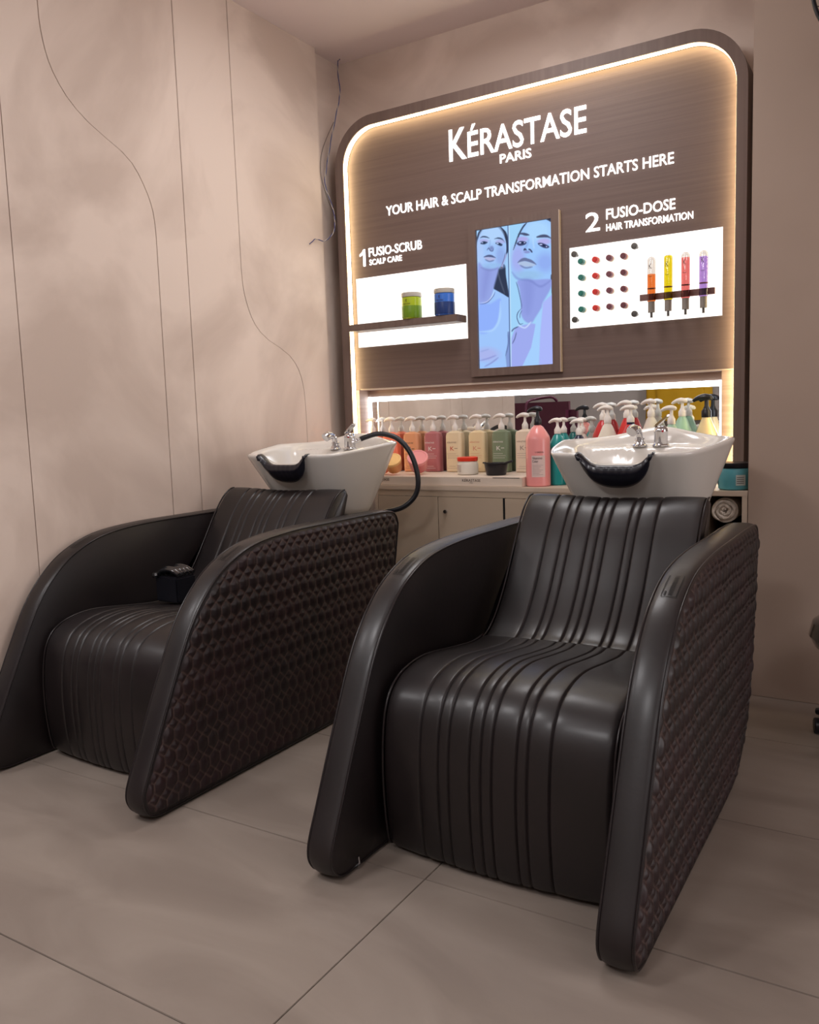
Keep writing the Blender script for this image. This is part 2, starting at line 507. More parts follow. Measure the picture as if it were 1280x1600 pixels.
# screen module
scr = thing('video_screen', 'tall lit screen showing two blue-toned portraits, in a wood surround on the display wall', 'screen', (0, YB, 0))
def S(o): o.location = (0, -YB, 0); return o
sx0, sx1, sz0, sz1 = -1.716, -1.3615, 1.2525, 1.8565
v = []; f = []
def frame_me(x0, x1, z0, z1, a0, a1, b0, b1, y0, y1):
    return merge('f', [box_me(x0, a0, y0, y1, z0, z1), box_me(a1, x1, y0, y1, z0, z1), box_me(a0, a1, y0, y1, z0, b0), box_me(a0, a1, y0, y1, b1, z1)])
S(link('surround', frame_me(-1.752, -1.327, 1.218, 1.886, sx0, sx1, sz0, sz1, YI-.020, YI-.0005), m_frame, scr))
S(box('lit_side_strip', -1.327, -1.324, YI-.021, YI-.0005, 1.218, 1.886, m_cabt, scr))  # paler strip paints in the light falling on the surround's right side

# picture on the screen: painted as a fine colour grid
W, H = 150, 250
Q = np.array([[49.5, 341], [1054, 188], [1070, 2120], [83.6, 2192]], float)
def homog(src, dst):
    A = []
    for (x, y), (u, v_) in zip(src, dst):
        A.append([x, y, 1, 0, 0, 0, -u*x, -u*y, u]); A.append([0, 0, 0, x, y, 1, -v_*x, -v_*y, v_])
    A = np.array(A); h = np.linalg.solve(A[:, :8], A[:, 8]); return np.append(h, 1).reshape(3, 3)
Hm = homog([(0, 0), (1, 0), (1, 1), (0, 1)], Q)
uu, vv = np.meshgrid((np.arange(W)+.5)/W, (np.arange(H)+.5)/H)
den = Hm[2, 0]*uu+Hm[2, 1]*vv+1
PX = (Hm[0, 0]*uu+Hm[0, 1]*vv+Hm[0, 2])/den
PY = (Hm[1, 0]*uu+Hm[1, 1]*vv+Hm[1, 2])/den
img = np.zeros((H, W, 3)); img[:] = (164, 208, 250)
def segd(px, py, a, b):
    dx, dy = b[0]-a[0], b[1]-a[1]
    t = np.clip(((px-a[0])*dx+(py-a[1])*dy)/(dx*dx+dy*dy+1e-9), 0, 1)
    return np.hypot(px-a[0]-t*dx, py-a[1]-t*dy), t
def sdpoly(px, py, pts):
    d = np.full(px.shape, 1e9); ins = np.zeros(px.shape, bool)
    k = len(pts)
    for i in range(k):
        a, b = pts[i], pts[(i+1) % k]
        d = np.minimum(d, segd(px, py, a, b)[0])
        c = ((a[1] > py) != (b[1] > py)) & (px < (b[0]-a[0])*(py-a[1])/(b[1]-a[1]+1e-9)+a[0])
        ins ^= c
    return np.where(ins, -d, d)
def over(al, col):
    global img
    al = al[..., None]; img = img*(1-al)+np.array(col, float)*al
def poly(pts, col, blur=6, al=1.0, sm=True):
    if sm:
        c = catmull([(p[0], p[1], 0) for p in pts], 5, True); pts = [(p.x, p.y) for p in c]
    over(np.clip(.5-sdpoly(PX, PY, pts)/blur/2, 0, 1)*al, col)
def ell(cx, cy, rx, ry, col, soft=.3, al=1.0, rot=0):
    c, s = math.cos(rot), math.sin(rot)
    x = (PX-cx)*c+(PY-cy)*s; y = -(PX-cx)*s+(PY-cy)*c
    d = np.sqrt((x/rx)**2+(y/ry)**2)
    over(np.clip((1-d)/soft+.5, 0, 1)*al, col)
def stroke(pts, wd, col, blur=5, al=1.0):
    c = catmull([(p[0], p[1], 0) for p in pts], 6); pts = [(p.x, p.y) for p in c]
    d = np.full(PX.shape, 1e9); k = len(pts)-1
    for i in range(k):
        dd, t = segd(PX, PY, pts[i], pts[i+1])
        tp = min(1, 4*min(i+1, k-i)/k)
        d = np.minimum(d, dd-wd*tp)
    over(np.clip(.5-d/blur/2, 0, 1)*al, col)
# left portrait
HAIR = (52, 60, 84)
poly([(340, 830), (425, 800), (440, 950), (475, 1180), (470, 1235), (400, 1195), (270, 1120)], HAIR)
stroke([(330, 880), (360, 1000), (420, 1180)], 7, (120, 130, 150), 10, .5)
ell(258, 540, 212, 300, HAIR, .04)
ell(250, 575, 200, 300, (162, 198, 250), .06)
ell(250, 380, 150, 130, (178, 212, 253), .6)
ell(90, 620, 60, 200, (180, 205, 250), .8, .6)
ell(370, 690, 60, 130, (140, 162, 225), .9, .6)
ell(270, 815, 150, 40, (150, 190, 235), .8, .7)
poly([(66, 790), (160, 850), (290, 850), (345, 840), (275, 1110), (240, 1290), (78, 1330)], (150, 166, 230), 14)
poly([(150, 870), (240, 880), (200, 1080), (150, 1240), (110, 1200)], (132, 142, 210), 40, .5)
stroke([(110, 835), (220, 870), (330, 845)], 8, (120, 132, 190), 16, .7)
poly([(95, 440), (130, 412), (185, 418), (222, 444), (180, 434), (130, 430)], (70, 84, 116), 5)
poly([(285, 452), (340, 432), (395, 450), (425, 500), (380, 462), (330, 450)], (70, 84, 116), 5)
ell(150, 478, 62, 26, (176, 174, 230), .6, .8)
ell(365, 490, 62, 28, (176, 178, 230), .6, .8)
poly([(100, 510), (140, 482), (195, 497), (160, 522), (120, 522)], (60, 74, 104), 6)
ell(128, 500, 14, 7, (170, 190, 235)); ell(150, 502, 13, 13, (40, 56, 84))
poly([(300, 508), (345, 500), (395, 528), (375, 548), (330, 530)], (60, 74, 104), 6)
ell(330, 512, 16, 7, (175, 195, 235)); ell(358, 522, 13, 13, (40, 56, 84))
stroke([(232, 470), (222, 540), (190, 600)], 4, (140, 170, 225), 14, .8)
stroke([(190, 600), (212, 575), (232, 606), (262, 612), (276, 580)], 6, (86, 96, 140), 7)
ell(250, 575, 26, 28, (110, 120, 175), .9, .7)
poly([(142, 696), (180, 672), (222, 664), (260, 672), (304, 706), (250, 698), (200, 694)], (84, 94, 134), 6)
poly([(150, 704), (210, 696), (300, 712), (262, 742), (195, 740)], (182, 186, 226), 8)
stroke([(165, 728), (220, 752), (280, 738)], 6, (98, 112, 156), 9)
stroke([(370, 292), (432, 370), (458, 460), (462, 590), (448, 660)], 13, HAIR, 6)
stroke([(112, 330), (78, 372), (54, 460)], 8, HAIR, 6)
stroke([(452, 650), (430, 700), (395, 790), (385, 840)], 10, (170, 176, 226), 8)
stroke([(432, 640), (415, 720), (385, 800)], 4, (90, 98, 140), 5, .8)
ell(383, 836, 14, 10, (120, 110, 130))
poly([(275, 1120), (400, 1190), (476, 1240), (484, 1640), (452, 1700), (462, 1850), (420, 2010), (440, 2190), (80, 2195), (70, 1330), (210, 1300)], (160, 198, 252), 6, 1, False)
poly([(80, 1330), (220, 1320), (350, 1250), (372, 1300), (350, 1480), (320, 1600), (250, 1680), (75, 1700)], (146, 178, 252), 16)
stroke([(365, 1290), (355, 1480), (318, 1600), (240, 1680), (80, 1695)], 12, (178, 216, 255), 14)
stroke([(78, 1325), (180, 1308), (262, 1230), (296, 1160)], 4, (96, 108, 160), 4)
stroke([(78, 1312), (180, 1292), (250, 1220), (284, 1140)], 3, (215, 225, 250), 4)
ell(180, 2000, 160, 90, (176, 176, 232), .8, .7)
stroke([(90, 2080), (200, 2050), (300, 2010)], 7, (140, 150, 215), 10)
stroke([(150, 2160), (240, 2110), (330, 2040)], 7, (136, 146, 210), 10)
stroke([(100, 1960), (200, 1930)], 6, (150, 168, 226), 10)
poly([(462, 1690), (500, 1690), (500, 2190), (446, 2190), (428, 2020), (462, 1860)], (132, 156, 214), 8, 1, False)
stroke([(462, 1700), (466, 1850), (430, 2010)], 6, (84, 98, 150), 8, .8)
# right portrait
SEP = lambda y: 470+(y-280)*20/1900
over((PX > SEP(PY)).astype(float), (162, 212, 250))
mask_right = (PX > SEP(PY))
poly([(735, 180), (1100, 100), (1110, 1000), (1000, 1100), (600, 1010), (520, 880), (516, 760), (560, 560), (620, 380)], (158, 200, 253), 6)
ell(860, 350, 180, 140, (176, 218, 255), .7, .8)
ell(600, 720, 90, 180, (168, 168, 236), .8, .7)
ell(960, 770, 110, 120, (140, 160, 236), .9, .6)
ell(740, 940, 170, 60, (150, 190, 225), .8, .6)
stroke([(724, 236), (668, 300), (610, 410), (540, 600)], 9, HAIR, 6)
poly([(940, 180), (1060, 150), (1062, 248), (1010, 215)], HAIR, 6, 1, False)
poly([(602, 392), (650, 372), (710, 378), (756, 404), (700, 412), (650, 396)], (78, 86, 118), 6)
poly([(848, 426), (920, 400), (990, 406), (1056, 460), (1000, 440), (920, 438), (860, 440)], (78, 86, 118), 6)
ell(665, 458, 72, 34, (178, 170, 232), .6, .9)
ell(950, 492, 88, 40, (182, 176, 236), .6, .9)
poly([(586, 512), (640, 482), (716, 500), (690, 534), (630, 546), (600, 535)], (66, 72, 112), 6)
ell(632, 506, 22, 9, (186, 196, 240)); ell(660, 508, 17, 15, (38, 50, 80)); ell(690, 504, 9, 7, (186, 196, 240))
poly([(864, 520), (920, 510), (1014, 556), (985, 582), (925, 568)], (66, 72, 112), 6)
ell(905, 530, 20, 8, (186, 200, 240)); ell(945, 545, 17, 14, (38, 50, 80)); ell(980, 560, 10, 6, (180, 190, 235))
stroke([(800, 440), (806, 520), (815, 580)], 5, (186, 220, 255), 14)
stroke([(745, 470), (720, 540), (690, 590)], 7, (134, 160, 224), 16, .8)
stroke([(682, 610), (692, 588), (712, 606)], 9, (60, 64, 100), 6)
stroke([(744, 592), (768, 604), (790, 636)], 9, (60, 64, 100), 6)
ell(722, 630, 40, 18, (130, 130, 190), .8, .7)
poly([(594, 772), (640, 722), (690, 706), (730, 716), (790, 740), (846, 798), (780, 776), (700, 752), (640, 762)], (106, 118, 160), 6)
poly([(604, 778), (690, 754), (830, 798), (780, 822), (700, 822), (640, 808)], (176, 196, 228), 8)
stroke([(630, 806), (700, 840), (790, 828)], 8, (110, 124, 170), 10)
poly([(600, 1010), (820, 1000), (1050, 1000), (1030, 1120), (930, 1300), (905, 1380), (830, 1500), (780, 1570), (700, 1560), (640, 1460), (640, 1300), (618, 1120)], (148, 162, 230), 12)
poly([(680, 1000), (800, 1020), (790, 1300), (740, 1460), (690, 1400), (670, 1150)], (130, 142, 212), 40, .45)
stroke([(522, 900), (600, 985), (760, 1010), (900, 1090), (1040, 1000)], 8, (116, 128, 196), 18, .7)
stroke([(575, 1030), (600, 1110), (640, 1300), (646, 1380)], 5, (90, 104, 150), 6)
poly([(1040, 930), (1062, 980), (1070, 1180), (1045, 1170), (1050, 1020), (1034, 985)], (54, 58, 84), 5)
poly([(510, 1780), (560, 1640), (640, 1610), (780, 1580), (880, 1600), (860, 1800), (700, 2150), (500, 2165)], (160, 172, 240), 10, 1, False)
poly([(930, 1300), (1070, 1180), (1072, 2125), (870, 2135), (890, 1700)], (172, 184, 250), 10, 1, False)
poly([(845, 1500), (905, 1390), (900, 1560), (880, 1720), (866, 2130), (650, 2155), (770, 1900), (810, 1700)], (166, 208, 254), 6, 1, False)
stroke([(645, 1380), (596, 1440), (585, 1510), (620, 1590), (665, 1580)], 5, (78, 90, 130), 5)
stroke([(650, 1410), (625, 1460), (622, 1510)], 4, (92, 104, 150), 4)
stroke([(596, 1600), (690, 1640), (770, 1560)], 8, (204, 222, 255), 8)
stroke([(512, 1690), (540, 1655), (600, 1625)], 7, (82, 92, 132), 6)
stroke([(575, 1700), (555, 1780), (522, 1850)], 5, (86, 96, 140), 6)
# divider
over(np.clip(1.3-np.abs(PX-SEP(PY))/7, 0, 1), (74, 92, 140))
over(np.clip(1.2-np.abs(PX-SEP(PY)-14)/7, 0, 1)*.7, (215, 235, 255))
img = np.clip(img, 0, 255)
v = []; f = []; cols = []
for j in range(H+1):
    for i in range(W+1):
        v.append((sx0+(sx1-sx0)*i/W, YI-.006, sz1+(sz0-sz1)*j/H))
for j in range(H):
    for i in range(W):
        a = j*(W+1)+i
        f.append((a, a+W+1, a+W+2, a+1))
me = mesh('picture', v, f)
lin = np.where(img/255 <= .04045, img/255/12.92, ((img/255+.055)/1.055)**2.4)
ca = me.color_attributes.new('pic', 'FLOAT_COLOR', 'CORNER')
data = np.ones((H*W, 4, 4)); data[:, :, :3] = lin.reshape(-1, 1, 3)
ca.data.foreach_set('color', data.ravel())
m_pic = bpy.data.materials.new('screen_picture'); m_pic.use_nodes = True
nt = m_pic.node_tree; nt.nodes.clear()
o_ = nt.nodes.new('ShaderNodeOutputMaterial'); e_ = nt.nodes.new('ShaderNodeEmission'); a_ = nt.nodes.new('ShaderNodeAttribute')
a_.attribute_name = 'pic'; nt.links.new(a_.outputs['Color'], e_.inputs[0]); nt.links.new(e_.outputs[0], o_.inputs[0]); e_.inputs[1].default_value = 1.0
S(link('picture', me, m_pic, scr))['label'] = 'blue-toned picture of two close-up portraits'

# ------------------------------------------------------------------ small goods on the display
for (x, lab, c, cb) in ((-2.031, 'yellow-green jar with pale lid on the left shelf', rgb(170, 190, 20), rgb(105, 140, 20)),
                        (-1.858, 'blue jar with pale lid on the left shelf', rgb(50, 110, 205), rgb(24, 52, 110))):
    j = thing('product_jar', lab, 'jar', (x, 3.375, 1.4945))
    link('body', lathe_me([(0, 0), (.040, 0), (.045, .004), (.046, .05), (.046, .094), (.043, .098), (0, .098)], 32), mat('jar_skin', c, .3, coat=.3), j)
    link('contents_band', lathe_me([(.0465, .006), (.0468, .007), (.0468, .058), (.0465, .059)], 32), mat('jar_band', cb, .35), j)
    link('lid', lathe_me([(.0, .0985), (.046, .0985), (.047, .101), (.047, .117), (.045, .119), (0, .119)], 32), mat('jar_lid', rgb(188, 182, 172), .4), j)
    text('K', -.004, .004, .075, .088, 0, m_ink, j, 'lettering', .0004, fy=lambda X: -math.sqrt(.0474**2-X*X))
    text('FUSIO-SCRUB', -.018, .018, .064, .069, 0, m_ink, j, 'lettering', .0004, fy=lambda X: -math.sqrt(.0474**2-X*X))

caps = [('green', rgb(40, 120, 108), rgb(90, 165, 170)), ('red', rgb(214, 52, 44), rgb(236, 96, 66)), ('plum', rgb(120, 68, 80), rgb(190, 120, 130)), ('rosewood', rgb(112, 58, 66), rgb(200, 105, 110))]
m_vial = mat('vial_plastic', rgb(206, 196, 160), .3)
rown = ['top', 'second', 'third', 'bottom']
for ci, x in enumerate((-1.217, -1.157, -1.099, -1.041)):
    nm, c, c2 = caps[ci]
    mc, mn = mat('cap_'+nm, c, .4), mat('ring_'+nm, c2, .4)
    for ri, z in enumerate((1.656, 1.592, 1.528, 1.464)):
        d = thing('dose_vial', '%s-capped dose vial in the %s row of the acrylic board' % (nm, rown[ri]), 'vial', (x, 3.4055, z), 'dose vials on the acrylic board')
        link('cap', lathe_me([(0, -.040), (.0095, -.040), (.0118, -.037), (.0118, -.024), (0, -.024)], 18, 'cap', axis='y'), mc, d)
        link('collar', lathe_me([(.0118, -.0238), (.0128, -.023), (.0128, -.016), (.0118, -.015), (0, -.015)], 18, 'collar', axis='y'), mn, d)
        link('body', lathe_me([(.0118, -.015), (.0122, -.014), (.0122, -.0005), (0, -.0002)], 18, 'body', axis='y'), m_vial, d)

for (x, nm, c, lv, zt) in ((-.931, 'orange', (1.0, .50, .20, 1), 1.572, 1.640), (-.866, 'yellow', (1.0, .93, .02, 1), 1.634, 1.641), (-.800, 'pink', (1.0, .48, .48, 1), 1.620, 1.642), (-.733, 'violet', (.74, .58, 1.0, 1), 1.616, 1.640)):
    t = thing('serum_tube', 'upside-down glass tube of %s serum on the right light box rail' % nm, 'tube', (x, 3.380, 0))
    r = .0165
    dome = [(r*math.cos(a), zt-r+r*math.sin(a)) for a in np.linspace(0, math.pi/2, 7)]
    link('glass', lathe_me([(r, 1.468)]+dome[:-1]+[(0, zt)], 20), glassy('tube_glass', (.69, .66, .64, 1), .08), t)
    link('liquid', lathe_me([(0, 1.469), (r-.0012, 1.469), (r-.0012, lv), (0, lv+.0005)], 20), glassy('liquid_'+nm, c, .03), t)
    link('stopper', lathe_me([(0, 1.4255), (.0135, 1.4255), (.0135, 1.4675), (0, 1.4675)], 20), mat('stopper_grey', rgb(140, 132, 124), .4), t)
    link('nozzle', lathe_me([(0, 1.406), (.0045, 1.406), (.0045, 1.4250), (0, 1.4250)], 14), m_steel, t)
    link('cap_skirt', lathe_me([(.0135, 1.4245), (.0135, 1.401), (.0125, 1.4005), (.0125, 1.4245)], 20), glassy('skirt', (.93, .93, .93, 1), .06), t)
    text('K', -.006, .005, 1.592, 1.612, 0, m_ink, t, 'lettering', .0003, fy=lambda X: -math.sqrt(max(.0168**2-X*X, 0)))
    text('FUSIO-DOSE', -.007, .006, 1.560, 1.5645, 0, m_ink, t, 'lettering', .0003, fy=lambda X: -math.sqrt(max(.0168**2-X*X, 0)))
    link('level_mark', lathe_me([(r+.0002, 1.517), (r+.0004, 1.5172), (r+.0004, 1.5188), (r+.0002, 1.519)], 20), mat('mark_'+nm, rgb(110, 40, 30), .6), t)

# ------------------------------------------------------------------ counter cabinet
cab = thing('counter_cabinet', 'beige low cabinet with worktop under the mirror, running between chair and pillar', 'cabinet', (0, 3.3, 0))
def C(o): o.location = (0, -3.3, 0); return o
YC = 3.15
C(box('worktop', -2.125, -.527, YC, YF-.001, .726, .745, m_cabt, cab, .0015))
C(box('worktop', -2.40, -.628, YF, YM-.007, .73, .745, m_cabt, cab))
C(box('top_rail', -2.125, -.682, YC+.003, YC+.02, .700, .726, m_cab, cab))
C(box('side_panel', -2.125, -2.108, YC+.002, YF-.001, 0, .726, m_cabt, cab))
C(box('side_panel', -.546, -.528, YC+.001, YF-.001, 0, .726, m_cabt, cab))
C(box('divider', -.690, -.674, YC+.004, YF-.001, 0, .726, m_cab, cab))
C(box('back_panel', -2.10, -.55, 3.37, 3.39, 0, .726, m_dark, cab))
C(box('plinth', -2.10, -.55, YC+.04, YC+.05, 0, .06, m_dark, cab))
C(box('shelf_board', -.674, -.546, YC+.006, 3.37, .500, .513, m_cab, cab))
for (a, b) in ((-2.105, -1.7955), (-1.7925, -1.4845), (-1.474, -1.09), (-1.087, -.692)):
    d = C(box('cabinet_door', a, b, YC-.001, YC+.002+.012, .065, .698, m_cab, cab, .001))
    if a == -1.7925:
        link('lock', lathe_me([(0, YC-.009), (.0085, YC-.008), (.010, YC-.0045), (.010, YC-.001), (0, YC-.001)], 20, 'lock', (-1.757, 0, .635), 'y'), m_chrome, d)
        box('keyhole', -1.7585, -1.7555, YC-.0098, YC-.0088, .630, .640, m_black, d)
C(box('door_gap', -1.485, -1.474, YC+.002, YC+.01, .065, .70, m_dark, cab))

# rolled towels in the open compartment
def towel(cx, cz, R, label, turns=2.6, ph=0.5):
    t = thing('rolled_towel', label, 'towel', (cx, YC+.02, cz), 'rolled towels in the open cabinet compartment')
    n = 120; pts = []
    th = R/(turns+.35)
    for i in range(n+1):
        a = ph+turns*2*math.pi*i/n
        r = th*.25+(R-th*.5-th*.25)*i/n
        pts.append((r*math.cos(a)*1.02, r*math.sin(a)*.96))
    h = th*.46; v = []; f = []
    ys = [0.004, 0.0, 0.0, 0.004]
    for i, (x, z) in enumerate(pts):
        a = ph+turns*2*math.pi*i/n
        nx, nz = math.cos(a), math.sin(a)
        e = min(1, (n-i)/5+.2)
        ring = []
        for k in range(8):
            q = math.pi*k/7
            off = -math.cos(q)*h*e; yy = .012-math.sin(q)*.012
            wob = .002*math.sin(i*.55+k)
            ring.append((x+nx*(off+wob*.6), yy+wob, z+nz*(off+wob*.6)))
        ring += [(x+nx*h*e, .19, z+nz*h*e), (x-nx*h*e, .19, z-nz*h*e)]
        v += ring
    m_ = 10
    for i in range(n):
        for k in range(m_):
            l = (k+1) % m_
            f.append((i*m_+k, i*m_+l, (i+1)*m_+l, (i+1)*m_+k))
    f.append(tuple(range(m_))); f.append(tuple(n*m_+k for k in range(m_))[::-1])
    link('roll', auto(fixn(mesh('roll', v, f)), 60), m_towel, t)
    # coiled core hidden behind the folds
    link('core', lathe_me([(0, .02), (R*.93, .02), (R*.93, .18), (0, .18)], 30, 'core', axis='y'), m_towel, t)
towel(-.610, .671, .0490, 'white rolled towel on top, swirl facing out, in the open cabinet compartment')
towel(-.612, .5655, .0450, 'lower white rolled towel beneath the top one in the open compartment', 2.4, 2.1)

# white riser tray with printed front
tr = thing('display_riser', 'low white display riser with printed front edge under the bottles', 'riser', (-1.9, 3.3, .7455))
def R_(o): o.location = (1.9, -3.3, -.7455); return o
m_tray = mat('riser_white', rgb(214, 198, 182), .45)
R_(box('body', -2.36, -1.402, 3.163, YF-.008, .7455, .7845, m_tray, tr, .0015))
R_(box('body', -2.36, -1.402, YF-.008, 3.503, .7455, .7845, m_tray, tr, .0005))
R_(box('groove', -1.535, -1.412, 3.1622, 3.166, .7815, .7835, m_dark, tr))
for (a, b) in ((-1.679, -1.592), (-2.140, -2.051)):
    R_(text('KÉRASTASE', a, b, .765, .779, 3.1628, m_ink, tr, 'printed_name', .0004))
    R_(text('PARIS', (a+b)/2-.008, (a+b)/2+.008, .7585, .7615, 3.1628, m_ink, tr, 'printed_name', .0004))

# ------------------------------------------------------------------ pump bottles
def pump(parent, z, m, s=1.0, neck=.011, ang=0.0, chunky=False):
    """pump head with its nozzle towards -X, neck ring at height z"""
    a = lathe_me([(neck*1.25*s, z), (neck*1.3*s, z+.002), (neck*1.3*s, z+.020*s), (neck*.95*s, z+.026*s), (neck*.55*s, z+.036*s), (neck*.5*s, z+.055*s), (0, z+.055*s)], 20)
    nz = z+.056*s
    P_ = [(.017*s, 0, nz-.002*s), (.010*s, 0, nz+.005*s), (-.004*s, 0, nz+.009*s), (-.020*s, 0, nz+.007*s), (-.034*s, 0, nz+.000*s), (-.041*s, 0, nz-.007*s)]
    rr = [.005*s, .0115*s, .013*s, .0105*s, .0075*s, .0045*s]
    C_ = catmull(P_, 3); rad = list(np.interp(np.linspace(0, 5, len(C_)), range(6), rr))
    b = tube_me(C_, rad, 10)
    # flatten the head
    for v_ in b.vertices: v_.co.z = nz+.004*s+(v_.co.z-nz-.004*s)*.82
    o = link('pump', merge('pump', [a, b]), m, parent, True)
    o.rotation_euler = (0, 0, ang)
    auto(o.data, 40)
    return o

def kbottle(x, y, zb, label, col, ink, w=.084, h=.192, pm=None, kind=None, ang=0.0):
    t = thing('pump_bottle', label, 'bottle', (x, y, zb), 'rectangular pump bottles along the mirror')
    t.rotation_euler = (0, 0, ang)
    m = mat('bottle_plastic', col, .28, coat=.25)
    m.node_tree.nodes['Principled BSDF'].inputs['Subsurface Weight'].default_value = .15
    m.node_tree.nodes['Principled BSDF'].inputs['Subsurface Radius'].default_value = (.02, .02, .02)
    d = .052
    link('body', rounded_prism_me(w, d, 0, h, .015, .017, .014), m, t)
    pump(t, h, pm or m_clear)
    yf = -d/2
    text('KÉRASTASE', -.030, .018, h*.70, h*.745, yf, ink, t, 'printed_name', .0004)
    text('K', -.014, .006, h*.52, h*.62, yf, m_inkr if kind == 'red' else ink, t, 'emblem', .0004)
    box('emblem_bar', .008, .024, yf-.0004, yf, h*.565, h*.58, ink, t)
    for k, (a, b) in enumerate(((-.030, .016), (-.030, .030), (-.030, .026), (-.022, .012), (-.03, .022))):
        z = h*(.44-.05*k)-(.03 if k > 2 else 0)
        box('print_line', a, b, yf-.0003, yf, z, z+.0012, ink, t)
    return t

Z0, Z1 = .7455, .785
YBt = 3.468
kbottle(-2.335, YBt, Z1, 'coral pump bottle farthest left behind the left basin', rgb(238, 138, 108), m_inkl)
kbottle(-2.225, YBt, Z1, 'bright coral-orange pump bottle just behind the hose arch', rgb(238, 126, 94), m_ink)
kbottle(-2.106, YBt, Z1, 'tan-orange pump bottle between the coral and the mauve ones', rgb(222, 156, 112), m_ink)
kbottle(-1.990, YBt, Z1, 'mauve pump bottle between the tan and the cream ones', rgb(180, 108, 110), m_inkw)
kbottle(-1.872, YBt, Z1, 'cream pump bottle with a red emblem', rgb(226, 206, 170), m_inkl, kind='red')
kbottle(-1.752, YBt, Z1, 'cream pump bottle with pale pink lettering behind the red-lidded jar', rgb(226, 204, 160), mat('pink_print', rgb(205, 130, 110), .6))
kbottle(-1.633, YBt, Z1, 'sage green pump bottle behind the black bowl', rgb(122, 136, 108), m_inkw)
kbottle(-1.517, YBt, Z1, 'ivory pump bottle partly hidden by the tall pink bottle', rgb(228, 208, 186), m_inkl)

def cbottle(x, y, zb, label, col, R=.048, hb=.19, hn=.25, pm=None, ps=1.0, group='round pump bottles on the worktop', collar=None, ang=0.0):
    t = thing('pump_bottle', label, 'bottle', (x, y, zb), group)
    m = mat('round_bottle_plastic', col, .28, coat=.25)
    pr = [(0, 0), (R-.004, 0), (R, .004), (R, hb-.012), (R-.003, hb), (R-.011, hb+(hn-hb)*.30), (R*.45, hb+(hn-hb)*.82), (.014*ps, hn-.003), (.013*ps, hn), (0, hn)]
    link('body', lathe_me(pr, 36), m, t)
    if collar: link('collar', lathe_me([(.0150*ps, hn-.006), (.0155*ps, hn-.005), (.0155*ps, hn+.004), (.012*ps, hn+.0045)], 24), collar, t)
    pump(t, hn+.0002, pm or m_white, ps, .0118, ang)
    return t

pb = cbottle(-1.358, 3.232, Z0, 'tall pink bottle with black pump and white label right of the riser', rgb(230, 146, 143), .0505, .205, .252, m_black, 1.05, 'tall salon bottles')
def cyl(R): return lambda X: -math.sqrt(max(R*R-X*X, 1e-6))
me = mesh('label_sticker', [(X, -math.sqrt(.0508**2-X*X), z) for z in (.040, .128) for X in np.linspace(-.008, .042, 12)],
          [(i, i+1, 13+i, 12+i) for i in range(11)])
link('label_sticker', me, mat('label_paper', rgb(222, 196, 190), .6), pb)
text("L'ORÉAL", .008, .040, .139, .146, 0, m_ink, pb, 'printed_name', .0004, fy=cyl(.0507))
text('Vitamino', -.004, .034, .113, .123, 0, m_ink, pb, 'printed_name', .0004, fy=cyl(.0510))
text('Color', -.004, .020, .100, .110, 0, m_ink, pb, 'printed_name', .0004, fy=cyl(.0510))
for k in range(7):
    me = mesh('print_line', [(X, -math.sqrt(.0511**2-X*X), z) for z in (.088-.0065*k, .0892-.0065*k) for X in np.linspace(-.004, .036-(k % 3)*.006, 8)],
              [(i, i+1, 9+i, 8+i) for i in range(7)])
    link('print_line', me, m_inkl, pb)
teal = rgb(20, 138, 136)
cbottle(-1.300, 3.305, Z0, 'teal bottle between the pink one and the right basin', teal, .040, .17, .212, None, .9)
cbottle(-1.330, 3.455, Z0, 'teal bottle with white pump tight against the mirror', teal, .036, .17, .212, None, .9)
cbottle(-1.205, 3.30, Z0, 'small dark bottle with white pump low behind the right basin', rgb(30, 34, 60), .038, .165, .206, None, .9)
cbottle(-1.245, 3.45, Z0, 'milky bottle with white pump behind the right basin, left of the red one', rgb(216, 206, 196), .036, .165, .210, None, .9)
cbottle(-1.205, 3.462, Z0+.0, 'red bottle with white pump, the left one of two', rgb(190, 40, 46), .047, .19, .262, None, 1.05) if False else None
red = rgb(196, 44, 48)
cbottle(-1.155, 3.455, Z0, 'crimson bottle with white pump, left of the two red ones', red, .046, .20, .262)
cbottle(-1.098, 3.34, Z0, 'cream bottle with white pump between the two red ones', rgb(226, 216, 200), .044, .19, .250)
cbottle(-1.055, 3.462, Z0, 'bright red bottle with white pump, right of the two red ones', rgb(214, 50, 48), .044, .20, .268)
cbottle(-1.005, 3.345, Z0, 'white pump bottle with navy collar behind the spout', rgb(200, 60, 60), .040, .20, .248, None, 1.0, collar=mat('navy_collar', rgb(28, 28, 60), .4))
cbottle(-.955, 3.462, Z0, 'ivory bottle with white pump behind the right basin tap', rgb(226, 218, 204), .044, .20, .270)
cbottle(-.830, 3.462, Z0, 'mint green bottle with white pump', rgb(164, 206, 180), .045, .20, .268)
cbottle(-.846, 3.355, Z0, 'pale mint bottle with lower white pump in front of the taller mint one', rgb(176, 212, 190), .040, .18, .240)
cbottle(-.735, 3.455, Z0, 'cream bottle with large black pump at the right end', rgb(232, 208, 160), .046, .195, .262, m_black, 1.25, 'tall salon bottles')

